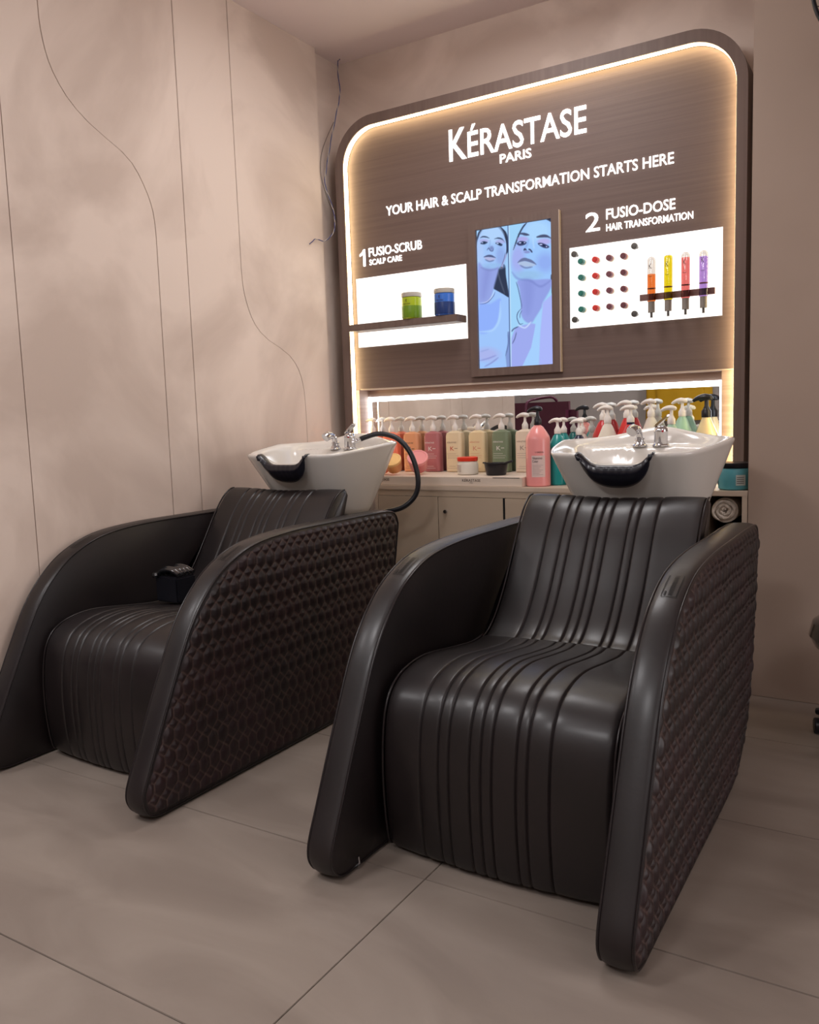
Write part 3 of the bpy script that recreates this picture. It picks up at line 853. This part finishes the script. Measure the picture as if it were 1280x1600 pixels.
# jars on riser and worktop
def tjar(x, y, z, label, col, R, h, tilt=None, lidc=None, group='small jars on the riser'):
    t = thing('product_jar', label, 'jar', (x, y, z), group)
    m = mat('jar_plastic', col, .35, coat=.2)
    link('body', lathe_me([(0, 0), (R*.78, 0), (R*.84, .004), (R*.98, h*.72), (R, h*.78), (0, h*.78)], 32), m, t)
    link('lid', lathe_me([(R*1.02, h*.785), (R*1.04, h*.80), (R*1.04, h*.97), (R*1.0, h), (R*.86, h), (R*.83, h*.975), (0, h*.975)], 32), mat('jar_lid', lidc or col, .35), t)
    if tilt: t.rotation_euler = tilt
    return t
tjar(-2.165, 3.300, Z1+.022, 'orange jar leaning on its side at the edge of the left basin', rgb(226, 110, 62), .036, .058, (math.radians(42), 0, math.radians(20)), rgb(232, 120, 80))
tjar(-2.078, 3.258, Z1+.026, 'tilted apricot jar with pale peach lid', rgb(216, 150, 92), .040, .062, (math.radians(40), 0, math.radians(14)), rgb(240, 196, 130))
tjar(-1.978, 3.306, Z1+.029, 'tilted rose-pink jar inside the hose arch', rgb(214, 116, 118), .046, .070, (math.radians(42), 0, math.radians(24)), rgb(232, 150, 150))
rj = thing('product_jar', 'squat white jar with bright red lid', 'jar', (-1.725, 3.305, Z1), 'small jars on the riser')
link('body', lathe_me([(0, 0), (.042, 0), (.047, .004), (.0475, .046), (.044, .056), (.042, .060), (0, .060)], 36), mat('jar_white', rgb(212, 204, 192), .35), rj)
link('lid', lathe_me([(0, .0605), (.045, .0605), (.046, .062), (.046, .076), (.044, .078), (0, .078)], 36), mat('lid_red', rgb(224, 58, 34), .35), rj)
for k in range(5):
    a0 = -1.9+.0*k
    pts = [(.0478*math.cos(a), .0478*math.sin(a)) for a in np.linspace(-2.4, -1.75, 7)]
    me = mesh('print_line', [(px, py, z) for z in (.040-.006*k, .042-.006*k) for (px, py) in pts], [(i, i+1, 8+i, 7+i) for i in range(6)])
    link('print_line', me, m_inkl, rj)

bowl = thing('tint_bowl', 'black mixing bowl with a side handle on the riser', 'bowl', (-1.578, 3.29, Z1))
link('body', lathe_me([(0, 0), (.040, 0), (.043, .003), (.050, .040), (.051, .048), (.054, .050), (.054, .053), (.048, .053), (.045, .040), (.039, .006), (0, .006)], 36), m_black, bowl)
hp = catmull([(.046, -.012, .050), (.065, -.018, .056), (.088, -.024, .062)], 6)
hm = tube_me(hp, .006, 8)
for v_ in hm.vertices: v_.co.z = v_.co.z*.9+.006
link('handle', hm, m_black, bowl)
link('spout_lip', tube_me([(-.050, 0, .0505), (-.064, 0, .053)], [.006, .003], 8), m_black, bowl)

bj = thing('product_jar', 'large turquoise jar with black lid at the right end of the worktop', 'jar', (-.585, 3.222, Z0))
link('body', lathe_me([(0, 0), (.050, 0), (.056, .005), (.0575, .03), (.0575, .070), (.054, .078), (.050, .080), (0, .080)], 40), mat('turquoise_plastic', rgb(84, 158, 170), .35, coat=.2), bj)
link('lid', lathe_me([(0, .0805), (.0555, .0805), (.0565, .082), (.0565, .097), (.0545, .099), (0, .099)], 40), m_black, bj)
def wrap(parent, R, a0, a1, z0, z1, m, nm='label_sticker'):
    pts = [(R*math.cos(a), R*math.sin(a)) for a in np.linspace(a0, a1, 8)]
    me = mesh(nm, [(px, py, z) for z in (z0, z1) for (px, py) in pts], [(i, i+1, 9+i, 8+i) for i in range(7)])
    return link(nm, me, m, parent)
wrap(bj, .0579, math.radians(-75), math.radians(-40), .018, .056, mat('label_teal', rgb(190, 200, 196), .6))
for k in range(4): wrap(bj, .0581, math.radians(-72), math.radians(-46), .046-.007*k, .048-.007*k, m_ink, 'print_line')
wrap(bj, .0579, math.radians(-172), math.radians(-150), .018, .056, mat('label_teal2', rgb(60, 84, 92), .6))
wj = thing('product_jar', 'white jar with grey print just left of the turquoise one', 'jar', (-.712, 3.235, Z0))
link('body', lathe_me([(0, 0), (.032, 0), (.036, .004), (.037, .05), (.034, .056), (0, .056)], 32), mat('jar_pale', rgb(214, 204, 192), .4), wj)
link('lid', lathe_me([(0, .0565), (.035, .0565), (.035, .070), (0, .071)], 32), m_white, wj)
for k in range(4): wrap(wj, .0374, math.radians(-80), math.radians(-35), .040-.008*k, .043-.008*k, m_ink, 'print_line')

# ------------------------------------------------------------------ shampoo chairs
YO = 2.05
AP = [(1.405, .080), (1.414, .030), (1.452, .0065), (1.55, .004), (1.9, .004), (2.28, .004), (2.42, .030), (2.545, .125), (2.615, .27), (2.690, .590), (2.696, .655), (2.660, .693),
      (2.55, .701), (2.30, .702), (2.06, .700), (1.885, .683), (1.765, .640), (1.680, .578), (1.605, .488), (1.532, .350), (1.445, .170)]
outl = [(p.x-YO, p.y) for p in catmull([(a, b, 0) for a, b in AP], 7, True)]
NO = len(outl)
def nrm2(i):
    a, b = outl[i-1], outl[(i+1) % NO]
    t = Vector((b[0]-a[0], b[1]-a[1])).normalized()
    return Vector((t.y, -t.x))      # outline runs counter-clockwise seen from +X
sgn = 1
area_ = sum(outl[i][0]*outl[(i+1) % NO][1]-outl[(i+1) % NO][0]*outl[i][1] for i in range(NO))
if area_ < 0: sgn = -1
def inset(d): return [(outl[i][0]-sgn*nrm2(i).x*d, outl[i][1]-sgn*nrm2(i).y*d) for i in range(NO)]
TH = .0345
rings = [(-TH, .007), (-TH+.002, .003), (-TH+.006, .0006), (-TH+.015, -.0015), (0, -.003), (TH-.015, -.0015), (TH-.006, .0006), (TH-.002, .003), (TH, .007)]
v = []; f = []
for (x, d) in rings:
    for (a, b) in inset(d): v.append((x, a, max(b, .002)))
for i in range(len(rings)-1):
    for k in range(NO):
        l = (k+1) % NO
        f.append((i*NO+k, i*NO+l, (i+1)*NO+l, (i+1)*NO+k))
f.append(tuple(range(NO))[::-1]); f.append(tuple((len(rings)-1)*NO+k for k in range(NO)))
arm_me = auto(fixn(mesh('armrest', v, f)), 40)
pip_me = {}
for s in (-1, 1):
    pip_me[s] = tube_me([(s*(TH-.0005), a, b) for (a, b) in inset(.0035)], .0030, 8, True)

# quilted face: aligned tall hexagons tip to tip with small diamonds between
PXq, PYq, TIP = .0405, .0600, .0175
def quilt_d(y, z):
    jy = .0016*np.sin(z*37+y*11); jz = .0022*np.sin(y*29+z*7)
    y = y+jy; z = z+jz
    fx = (y/PXq) % 1.0-.5; fz = (z/PYq) % 1.0-.5
    ax, az = np.abs(fx)*PXq, np.abs(fz)*PYq
    hx, hz = PXq/2, PYq/2
    c = TIP/hx
    # signed distances: side of hexagon, slanted tips
    ds = hx-ax
    dt = (hz-ax*c-az)/math.hypot(1, c)
    hexd = np.minimum(ds, dt)
    dia = -dt
    return np.where(dt >= 0, hexd, dia)
ys = np.arange(-.66, .66, .0033); zs = np.arange(.0, .71, .0033)
GY, GZ = np.meshgrid(ys, zs)
do = -sdpoly(GY, GZ, outl)
q = quilt_d(GY, GZ)
puff = 1-(1-np.clip(q/.0175, 0, 1))**1.8
fade = np.clip((do-.010)/.012, 0, 1)
Hh = -.0012*(1-fade)+fade*(.0008+.0082*puff)
Hh += fade*.0008*np.sin(GY*61+GZ*43)
seam = np.clip(1.45-q/.0017, 0, 1)*fade*.85
ok = do > .006
idx = -np.ones(GY.shape, int); idx[ok] = np.arange(ok.sum())
vv_ = np.stack([TH+Hh[ok], GY[ok], GZ[ok]], 1)
f = []
I = idx
quads = (I[:-1, :-1] >= 0) & (I[1:, :-1] >= 0) & (I[1:, 1:] >= 0) & (I[:-1, 1:] >= 0)
a_, b_, c_, d_ = I[:-1, :-1][quads], I[:-1, 1:][quads], I[1:, 1:][quads], I[1:, :-1][quads]
f = np.stack([a_, b_, c_, d_], 1).tolist()
def quilt_me(s):
    vq = vv_.copy(); vq[:, 0] *= s
    ff = f if s > 0 else [t[::-1] for t in f]
    me = mesh('quilted_panel', vq.tolist(), ff)
    at = me.attributes.new('seam', 'FLOAT', 'POINT'); at.data.foreach_set('value', seam[ok].astype(float))
    me.shade_smooth(); return me
q_me = {1: quilt_me(1), -1: quilt_me(-1)}

# seat and backrest shell
GR = [-.174, -.125, -.097, -.043, -.015, .012, .070, .095, .146]
def shell(prof, hw, name, i0, i1, crown, dip=None, cush=None):
    """prof: closed profile in (y,z), upholstered between samples i0..i1; channels follow the profile"""
    pts = [(p.x-YO, p.y) for p in prof]
    n = len(pts)
    nn = []
    ar = sum(pts[i][0]*pts[(i+1) % n][1]-pts[(i+1) % n][0]*pts[i][1] for i in range(n))
    sg = 1 if ar > 0 else -1
    for i in range(n):
        a, b = pts[i-1], pts[(i+1) % n]
        t = Vector((b[0]-a[0], b[1]-a[1]))
        t = t.normalized() if t.length > 1e-9 else Vector((1, 0))
        nn.append(Vector((t.y, -t.x))*sg)
    us = sorted(set([round(float(u), 5) for u in np.linspace(-hw, hw, 61)]+[round(g+o, 5) for g in GR for o in (-.009, -.006, -.0035, -.0015, 0, .0015, .0035, .006, .009)]))
    v = []; f = []
    for u in us:
        e = (hw-abs(u))
        rnd = .016*(1-math.sqrt(max(0, 1-(1-min(e/.016, 1))**2)))
        ch = 0
        gd = min(abs(u-g) for g in GR)
        ch = -.0040*math.exp(-(gd/.0024)**2) + .0022*min(1, gd/.016)*.6
        cr = crown*(1-(u/hw)**2)
        for i in range(n):
            wgt = 1.0 if i0 <= i <= i1 else 0.0
            ramp = min(1, (i-i0+1)/4, (i1-i+1)/4) if wgt else 0
            off = -rnd+ramp*(ch+cr)
            y = pts[i][0]+nn[i].x*off; z = pts[i][1]+nn[i].y*off
            if dip: z += dip(u, y, z)
            v.append((u, y, max(z, .012)))
    for i in range(len(us)-1):
        for k in range(n):
            l = (k+1) % n
            f.append((i*n+k, i*n+l, (i+1)*n+l, (i+1)*n+k))
    f.append(tuple(range(n))[::-1]); f.append(tuple((len(us)-1)*n+k for k in range(n)))
    return auto(fixn(mesh(name, v, f)), 45)
top = catmull([(1.625, .016, 0), (1.603, .030, 0), (1.590, .11, 0), (1.586, .21, 0), (1.593, .300, 0), (1.610, .365, 0), (1.645, .408, 0), (1.705, .432, 0), (1.80, .439, 0), (1.95, .420, 0), (2.06, .408, 0), (2.13, .412, 0)], 6)
seatprof = top+[Vector((2.15, .38, 0)), Vector((2.15, .2, 0)), Vector((2.10, .016, 0)), Vector((1.8, .016, 0))]
seat_me = shell(seatprof, .283, 'seat', 0, len(top)-1, .016)
bt = catmull([(2.115, .409, 0), (2.155, .424, 0), (2.205, .462, 0), (2.26, .525, 0), (2.315, .603, 0), (2.37, .685, 0), (2.425, .752, 0), (2.468, .783, 0), (2.495, .788, 0)], 6)
backprof = bt+[Vector((p[0], p[1], 0)) for p in ((2.515, .782), (2.525, .765), (2.50, .70), (2.42, .58), (2.33, .45), (2.24, .34), (2.152, .30), (2.151, .37))]
back_me = shell(backprof, .276, 'backrest', 0, len(bt)+1, .006, lambda u, y, z: -.012*math.cos(u/.276*math.pi/2)**2*max(0, min(1, (z-.70)/.08)))
sp_pts = lambda s: [(s*.281, p.x-YO, p.y) for p in top[2:]]
bp_pts = lambda s: [(s*.274, p.x-YO, p.y) for p in bt]

def stamp_me():
    """stamped frame with small marks lying on the sloping arm top"""
    # locate the outline sample near y=1.80
    c = []
    def on(t, h=.0012):
        # t: world Y along the arm top
        best = None
        for i in range(NO):
            (a, b), (a2, b2) = outl[i], outl[(i+1) % NO]
            if b > .4 and (a+YO-t)*(a2+YO-t) <= 0 and a != a2:
                k = (t-YO-a)/(a2-a)
                return Vector((0, t-YO, b+(b2-b)*k+h))
        return Vector((0, t-YO, .66+h))
    segs = []
    v = []; f = []
    def bar(x0, y0, x1, y1, w_):
        n = 6
        P0 = []
        for i in range(n+1):
            t = i/n
            p = on(y0+(y1-y0)*t, .0042); p.x = x0+(x1-x0)*t
            P0.append(p)
        dx, dy = (x1-x0), (y1-y0); L_ = math.hypot(dx, dy)
        nx, ny = -dy/L_*w_, dx/L_*w_
        b0 = len(v)
        for p in P0:
            q1 = on(p.y+YO+ny, .0042); q2 = on(p.y+YO-ny, .0042)
            v.append((p.x+nx, q1.y, q1.z)); v.append((p.x-nx, q2.y, q2.z))
        for i in range(n): f.append((b0+2*i, b0+2*i+1, b0+2*i+3, b0+2*i+2))
    X0, X1, Y0, Y1 = -.015, .017, 1.775, 1.855
    for a in ((X0, Y0, X1, Y0), (X1, Y0, X1, Y1), (X0, Y0, X0, Y1)): bar(*a, .0007)
    y = Y0+.006
    while y < Y1-.002:
        bar(-.002, y, .008, y, .0009); y += .0045
    for k in range(3): bar(-.011, Y0+.006+k*.005, -.006, Y0+.006+k*.005, .0014)
    return mesh('stamped_mark', v, f)
st_me = stamp_me()

def chair(cx, label, zipper=False):
    t = thing('shampoo_chair', label, 'chair', (cx, YO, 0), 'shampoo chairs')
    for s in (-1, 1):
        a = link('armrest', arm_me, m_leather, t, loc=(s*.3405, 0, 0))
        link('quilted_panel', q_me[s], m_quilt, a)
        for k in (-1, 1): link('piping', pip_me[k], m_pipe, a)
        link('stamped_mark', st_me, m_dark, a)
    st = link('seat', seat_me, m_leather, t)
    for s in (-1, 1): link('piping', tube_me(sp_pts(s), .0032, 8), m_pipe, st)
    bk = link('backrest', back_me, m_leather, t)
    for s in (-1, 1): link('piping', tube_me(bp_pts(s), .0032, 8), m_pipe, bk)
    box('base', -.27, .27, -.40, .30, 0.0, .10, m_dark, t)
    box('back_support', -.10, .10, .18, .26, .02, .42, m_dark, t)
    if zipper:
        z = link('zipper', merge('z', [tube_me([(-.302, -.548, .030), (-.300, -.548, .012)], .0022, 8), box_me(-.308, -.300, -.552, -.549, -.0+.001, .016, .001)]), m_chrome, t)
        z['label'] = 'silver zipper pull hanging under the left armrest'
    return t
chair(-.795, 'dark brown leather shampoo chair in front, at the right, nearest the camera', True)
chair(-2.090, 'dark brown leather shampoo chair on the left, beside the plaster wall')

# ------------------------------------------------------------------ wash basins
def basin(cx, label, hose=False):
    t = thing('wash_basin', label, 'basin', (cx, 2.75, 0), 'ceramic wash basins')
    # rim outline (x, y) anticlockwise starting at the front middle, y relative to 2.75
    rim_c = [(0, -.262), (.06, -.264), (.11, -.268), (.165, -.262), (.215, -.225), (.250, -.140), (.272, -.04), (.281, .045), (.268, .115), (.225, .178), (.15, .222), (.07, .238), (0, .242)]
    rim_c = rim_c+[(-x, y) for x, y in rim_c[-2:0:-1]]
    cr = catmull([(x, y, 0) for x, y in rim_c], 4, True)
    N = len(cr)
    def notch(x, y):
        return .046*(math.exp(-(abs(x)/.097)**6))*max(0, min(1, (-y-.16)/.08))
    def rz(x, y):
        z = .918+.030*max(0, min(1, (y+.24)/.28))
        z += .035*math.exp(-((x)/.13)**2)*max(0, min(1, (y-.08)/.14))
        return z-notch(x, y)
    def bot(x, y):
        return x*.66, -.105+(y+.262)*.395
    rows = []
    def ring(fn):
        rows.append([fn(p.x, p.y) for p in cr])
    lvl = [0, .08, .25, .5, .75, .93, 1.0]
    # outer wall bottom to top
    def outer(tt):
        def g(x, y):
            bx, by = bot(x, y)
            zt = rz(x, y)+notch(x, y)*(1-tt**5)-.014
            k = tt**.92
            return (bx+(x-bx)*k, by+(y-by)*k, .675+(zt-.675)*tt)
        return g
    ring(lambda x, y: (bot(x, y)[0]*.9, bot(x, y)[1]*.9+.0, .668))
    for tt in lvl: ring(outer(tt))
    # rim roll
    def off(d, dz):
        def g(x, y):
            L_ = math.hypot(x, y)
            k = (L_+d)/L_
            return (x*k, y*k, rz(x, y)+dz)
        return g
    ring(off(.003, -.008)); ring(off(.003, -.002)); ring(off(-.002, .002)); ring(off(-.010, .002)); ring(off(-.018, -.003)); 
    # bowl inside with the tap deck at the back
    def inner(s, dz):
        def g(x, y):
            th = math.atan2(y+.01, x)
            wv = min(1, (1-s)*3.2)
            ex, ey = .262*math.cos(th), -.01+.245*math.sin(th)
            px, py = (x*(1-wv)+ex*wv)*s, (y*(1-wv)+ey*wv)*s-.02*(1-s)
            z = rz(x, y)-dz+notch(x, y)*min(1, (1-s)*7)
            deck = max(0, min(1, (py-.055)/.06)); deck = deck*deck*(3-2*deck)
            zd = min(rz(x, y)-.004, .922)
            if s < .93: z = z*(1-deck)+max(z, zd)*deck
            return (px, py, z)
        return g
    SS = [.16, .32, .48, .62, .74, .82, .87, .91]; DD = [.172, .168, .160, .145, .12, .09, .05, .016]
    for s in list(np.linspace(.91, .60, 22))+[.54, .48, .40, .32, .24, .16]: ring(inner(float(s), float(np.interp(s, SS, DD))))
    v = [p for r in rows for p in r]; f = []
    for i in range(len(rows)-1):
        for k in range(N):
            l = (k+1) % N
            f.append((i*N+k, i*N+l, (i+1)*N+l, (i+1)*N+k))
    f.append(tuple(range(N))[::-1]); f.append(tuple((len(rows)-1)*N+k for k in range(N)))
    me = fixn(mesh('bowl', v, f)); me.shade_smooth()
    bo = link('bowl', me, m_ceram, t)
    link('drain', lathe_me([(0, .748), (.024, .748), (.026, .752), (.018, .7545), (0, .754)], 20, 'drain', (0, -.02, .002)), m_chrome, bo)
    # tap deck pad
    # gel neck rest draped over the notch
    v = []; f = []; nu, nv = 34, 16
    for i in range(nu+1):
        a = -1+2*i/nu
        x = .112*a
        yf_ = -.266
        zt = rz(x, -.262)
        low = .922-.112*math.sqrt(max(0, 1-abs(a)**2.4))
        low = min(low, zt-.004)
        for j in range(nv+1):
            b = j/nv
            if b < .3:           # inside and over the lip
                k = b/.3
                y = yf_+.036*(1-k)-.004*k; z = zt-.020*(1-k)**2+.008+.004*math.sin(k*math.pi)
            else:
                k = (b-.3)/.7
                z = (zt+.008)*(1-k)+low*k
                # follow the outer wall with a little thickness
                tt = (z-.675)/max(.01, (rz(x, -.262)-.014-.675))
                tt = max(0, min(1.0, tt))
                bx, by = bot(x, -.262)
                yo = by+(yf_-by)*tt**.92
                y = yo-.013-.006*math.sin(k*math.pi)-.0012*math.sin(i*1.9)*(1-k)
            v.append((x*(1+.05*math.sin(min(1, b*1.4)*math.pi)), y, z))
    for i in range(nu):
        for j in range(nv):
            p = i*(nv+1)+j
            f.append((p, p+1, p+nv+2, p+nv+1))
    me = mesh('neck_rest', v, f); me.shade_smooth()
    nr = link('neck_rest', me, m_rubber, t)
    nr['label'] = 'black gel neck rest'
    md = nr.modifiers.new('s', 'SOLIDIFY'); md.thickness = .007; md.offset = -1
    # taps
    zd = .922
    sp = [(-.035, .118, zd), (-.035, .118, zd+.018), (-.036, .108, zd+.040), (-.040, .088, zd+.055)]
    link('spray_spout', merge('sp', [
        lathe_me([(0, zd-.001), (.025, zd-.001), (.025, zd+.003), (.020, zd+.007), (.018, zd+.014), (.0145, zd+.016), (.014, zd+.021), (.017, zd+.023), (.017, zd+.029), (.012, zd+.031), (0, zd+.031)], 24, 'b', (-.035, .118, 0)),
        tube_me(catmull([(-.035, .118, zd+.028), (-.036, .112, zd+.045), (-.040, .098, zd+.058), (-.045, .080, zd+.058), (-.049, .066, zd+.050)], 5), [.012]*8+[.014]*6+[.0185]*7, 16)]), m_chrome, t, True)
    mx = .035
    link('mixer_body', lathe_me([(0, zd-.001), (.028, zd-.001), (.028, zd+.003), (.0235, zd+.007), (.0225, zd+.045), (.0235, zd+.048), (.0225, zd+.058), (.016, zd+.066), (0, zd+.068)], 28, 'm', (mx, .125, 0)), m_chrome, t)
    lv = []
    L1 = box_me(mx-.022, mx+.020, .110, .145, 0, .010, .004)
    for v_ in L1.vertices:
        k = (v_.co.x-(mx-.022))/.042
        v_.co.z += zd+.058+.040*k*k+.004
        v_.co.x += .006*k
    lev = link('lever', L1, m_chrome, t)
    link('temperature_dot', lathe_me([(0, .1085), (.0035, .1085), (.0035, .1095), (0, .1095)], 14, 'd', (mx+.013, -.0115, zd+.050), 'y'), mat('tap_red', rgb(170, 40, 50), .4), t)
    # stand behind the chair
    for (sx_, sy_) in ((-1, -1), (1, -1), (1, 1), (-1, 1)):
        link('stand_leg', tube_me([(sx_*.13, .0+sy_*.05-.02, .674), (sx_*.135, .03+sy_*.09, .0)], .009, 12), m_chrome, t)
    box('stand_plate', -.15, .15, -.085, .05, .655, .669, m_steel, t)
    if hose:
        H0 = [(.045, .118, .948), (.070, .128, .956), (.100, .150, .970), (.155, .175, .982), (.225, .200, .960), (.285, .205, .895), (.318, .200, .800), (.310, .190, .728), (.262, .165, .678), (.180, .140, .655), (.09, .12, .62), (.03, .10, .58), (.0, .07, .50)]
        C_ = catmull(H0, 7)
        h = link('hose', tube_me(C_[10:], .0108, 14), m_black, t); h['label'] = 'black hose arching over the rim'
        link('hose_connector', tube_me(C_[:11], [.006, .007, .009, .009, .0075, .0075, .0095, .0095, .008, .008, .0105], 12), m_chrome, t)
    return t
basin(-.795, 'white ceramic wash basin behind the right chair')
basin(-2.090, 'white ceramic wash basin with black hose behind the left chair', True)

# ------------------------------------------------------------------ small things
bx = thing('small_box', 'small black box with glossy ribbed top standing on the left chair seat', 'box', (-2.215, 2.02, .436))
box('body', -.058, .05, -.04, .05, 0, .090, m_black, bx, .006)
m_gb = mat('glossy_black', (.006, .006, .008, 1), .06, coat=1)
for k in range(5):
    link('rib', tube_me(catmull([(-.050+.004*k, -.030+k*.017, .093), (-.03, -.030+k*.017, .108+.006*math.sin(k*2)), (.01, -.028+k*.017, .112), (.045, -.026+k*.017, .098)], 4), .0085, 10), m_gb, bx)
link('knob', lathe_me([(0, .085), (.010, .085), (.013, .094), (.010, .102), (0, .104)], 16, 'k', (-.050, -.042, 0)), m_gb, bx)

# loose wiring hanging in the corner
wp = [(-2.470, 3.50, CEIL-.005), (-2.462, 3.47, 2.74), (-2.441, 3.45, 2.604), (-2.452, 3.44, 2.53), (-2.478, 3.42, 2.40), (-2.490, 3.39, 2.27), (-2.492, 3.37, 2.17), (-2.470, 3.385, 2.08), (-2.455, 3.385, 2.01), (-2.458, 3.375, 1.945), (-2.480, 3.33, 1.90), (-2.488, 3.27, 1.90), (-2.489, 3.225, 1.87)]
wire = thing('hanging_wire', 'thin blue and white loose wires hanging in the ceiling corner', 'wire', (-2.47, 3.50, CEIL))
def WR(o): o.location = (2.47, -3.50, -CEIL); return o
C_ = catmull(wp, 8)
m_blue = mat('blue_wire', rgb(40, 48, 110), .4)
WR(link('blue_strand', tube_me([p+Vector((.0016*math.cos(i*.9), .0016*math.sin(i*.9), 0)) for i, p in enumerate(C_)], .0021, 6), m_blue, wire))
WR(link('white_strand', tube_me([p+Vector((-.0022*math.cos(i*.9), -.0022*math.sin(i*.9), 0)) for i, p in enumerate(C_[:-6])], .0015, 6), mat('white_wire', rgb(190, 180, 172), .4), wire))
wp2 = [(-2.470, 3.43, 2.47), (-2.492, 3.36, 2.33), (-2.494, 3.34, 2.22), (-2.488, 3.37, 2.12), (-2.470, 3.39, 2.05)]
WR(link('dark_strand', tube_me(catmull(wp2, 8), .0014, 6), mat('dark_wire', rgb(70, 56, 52), .5), wire))

# wall fan at the upper right edge (only its guard rim shows)
fan = thing('wall_fan', 'black wire-guard fan mounted on the pillar at the upper right edge', 'fan', (-.113, 3.15, 2.20))
R0 = .19; fy = -.42
link('guard_rim', tube_me([(R0*math.cos(a), fy+.0, R0*math.sin(a)) for a in np.linspace(0, 2*math.pi, 64, endpoint=False)], .006, 8, True), m_black, fan)
ws = []
for k in range(48):
    a = 2*math.pi*k/48
    P_ = [(r*math.cos(a+.9*(R0-r)/R0), fy-.05*math.cos(r/R0*math.pi/2), r*math.sin(a+.9*(R0-r)/R0)) for r in np.linspace(.03, R0, 8)]
    ws.append(tube_me(P_, .0014, 5))
link('guard_wires', merge('gw', ws), m_black, fan)
for k in range(3):
    a = 2*math.pi*k/3+.5
    v = []; f = []
    for i in range(7):
        r = .03+.13*i/6; wd = .05*math.sin(.35+i/6*2.3)
        for s in (-1, 1):
            b = a+s*wd/r*.5 if r > .05 else a+s*.4
            v.append((r*math.cos(b), fy+.03+s*.012, r*math.sin(b)))
    for i in range(6): f.append((2*i, 2*i+1, 2*i+3, 2*i+2))
    bl = link('blade', mesh('blade', v, f), mat('fan_blade', rgb(120, 110, 104), .4), fan)
    bl.modifiers.new('s', 'SOLIDIFY').thickness = .003
link('motor', lathe_me([(0, fy-.045), (.035, fy-.045), (.04, fy-.03), (.05, fy+.06), (.055, fy+.14), (.03, fy+.17), (0, fy+.17)], 28, 'motor', axis='y'), m_black, fan)
link('wall_arm', tube_me([(0, fy+.16, 0), (0, fy+.30, -.02), (0, -.012, -.06)], .016, 12), m_black, fan)
link('wall_plate', box_me(-.05, .05, -.016, -.001, -.12, .02, .004), m_black, fan)

# rolling stool at the right edge
stl = thing('rolling_stool', 'glossy black padded rolling stool cut off by the right edge of the photo', 'stool', (-.085, 2.80, 0))
link('cushion', lathe_me([(0, .30), (.15, .30), (.185, .315), (.20, .345), (.19, .385), (.15, .415), (.08, .425), (0, .428)], 40), m_gb, stl)
link('gas_column', lathe_me([(0, .11), (.028, .11), (.028, .2), (.016, .21), (.016, .30), (0, .30)], 20), m_chrome, stl)
link('hub', lathe_me([(0, .085), (.04, .085), (.045, .1), (.035, .115), (0, .12)], 20), m_black, stl)
for k in range(5):
    a = 2*math.pi*k/5+math.radians(160)
    c, s = math.cos(a), math.sin(a)
    link('base_spoke', tube_me([(.03*c, .03*s, .1), (.19*c, .19*s, .072)], [.016, .011], 10), m_black, stl)
    cs = link('caster', lathe_me([(0, -.012), (.022, -.012), (.025, -.009), (.025, .009), (.022, .012), (0, .012)], 20, 'caster', axis='x'), m_black, stl, loc=(.185*c, .185*s, .0255))
    cs.rotation_euler = (0, 0, a+.6)

# ceiling lamps (outside the photo, they give the room its light)
m_lampe = emit('lamp_diffuser', (1, .955, .95, 1), 5.6)
for i, (lx, ly, lp) in enumerate(LAMPS):
    nm = ['above the two shampoo chairs', 'beside the plaster wall', 'on the right side aisle', 'towards the room entrance', 'in the left bay', 'in the far front corner'][i]
    L_ = thing('ceiling_light', 'square opal ceiling light '+nm, 'ceiling light', (lx, ly, CEIL), 'flush ceiling lights')
    link('rim', box_me(-.24, .24, -.24, .24, -.03, 0, .004), m_white, L_)
    link('diffuser', box_me(-.26, .26, -.26, .26, -.105, -.03, .01), m_lampe, L_)

# things that the mirror shows from the room in front
mr = thing('lounge_chair', 'maroon padded lounge chair seen only in the mirror', 'chair', (-2.80, .35, 0))
m_mar = mat('maroon_vinyl', rgb(84, 32, 56), .35)
link('backrest', box_me(-.34, .34, -.12, .06, .45, 1.135, .07, seg=4), m_mar, mr)
link('seat', box_me(-.34, .34, .0, .60, .30, .50, .05, seg=4), m_mar, mr)
link('headrest_strap', tube_me(catmull([(-.08, .09, 1.05), (-.07, .06, 1.14), (-.02, -.03, 1.165), (.10, -.06, 1.175), (.13, -.10, 1.14)], 5), .012, 8), m_mar, mr)
for (a, b) in ((-.28, .05), (.28, .05), (-.28, .52), (.28, .52)):
    link('leg', tube_me([(a, b, .31), (a, b, 0)], .018, 10), m_black, mr)
gn = thing('salon_gown', 'mustard yellow salon gown on a wall hook, seen only in the mirror', 'gown', (-2.35, -2.60, 1.75))
v = []; f = []; n = 60
for j in range(16):
    z = -.06-.78*j/15
    for i in range(n):
        a = 2*math.pi*i/n
        r = 1+.10*math.sin(a*9+j*.1)*(.3+j/15)
        v.append((.34*math.cos(a)*r*(1-.16*(j == 0)), .055*math.sin(a)*r, z))
for j in range(15):
    for i in range(n):
        l = (i+1) % n
        f.append((j*n+i, j*n+l, (j+1)*n+l, (j+1)*n+i))
f.append(tuple(range(n)))
me = mesh('cloth', v, f); me.shade_smooth()
link('cloth', me, mat('mustard_cloth', rgb(196, 150, 20), .8), gn)
link('hanger', tube_me([(-.24, 0, -.055), (0, 0, .02), (.24, 0, -.055)], .008, 8), m_black, gn)
link('hook', tube_me([(0, 0, .02), (0, -.03, .05), (0, -.099, .05)], .007, 8), m_chrome, gn)
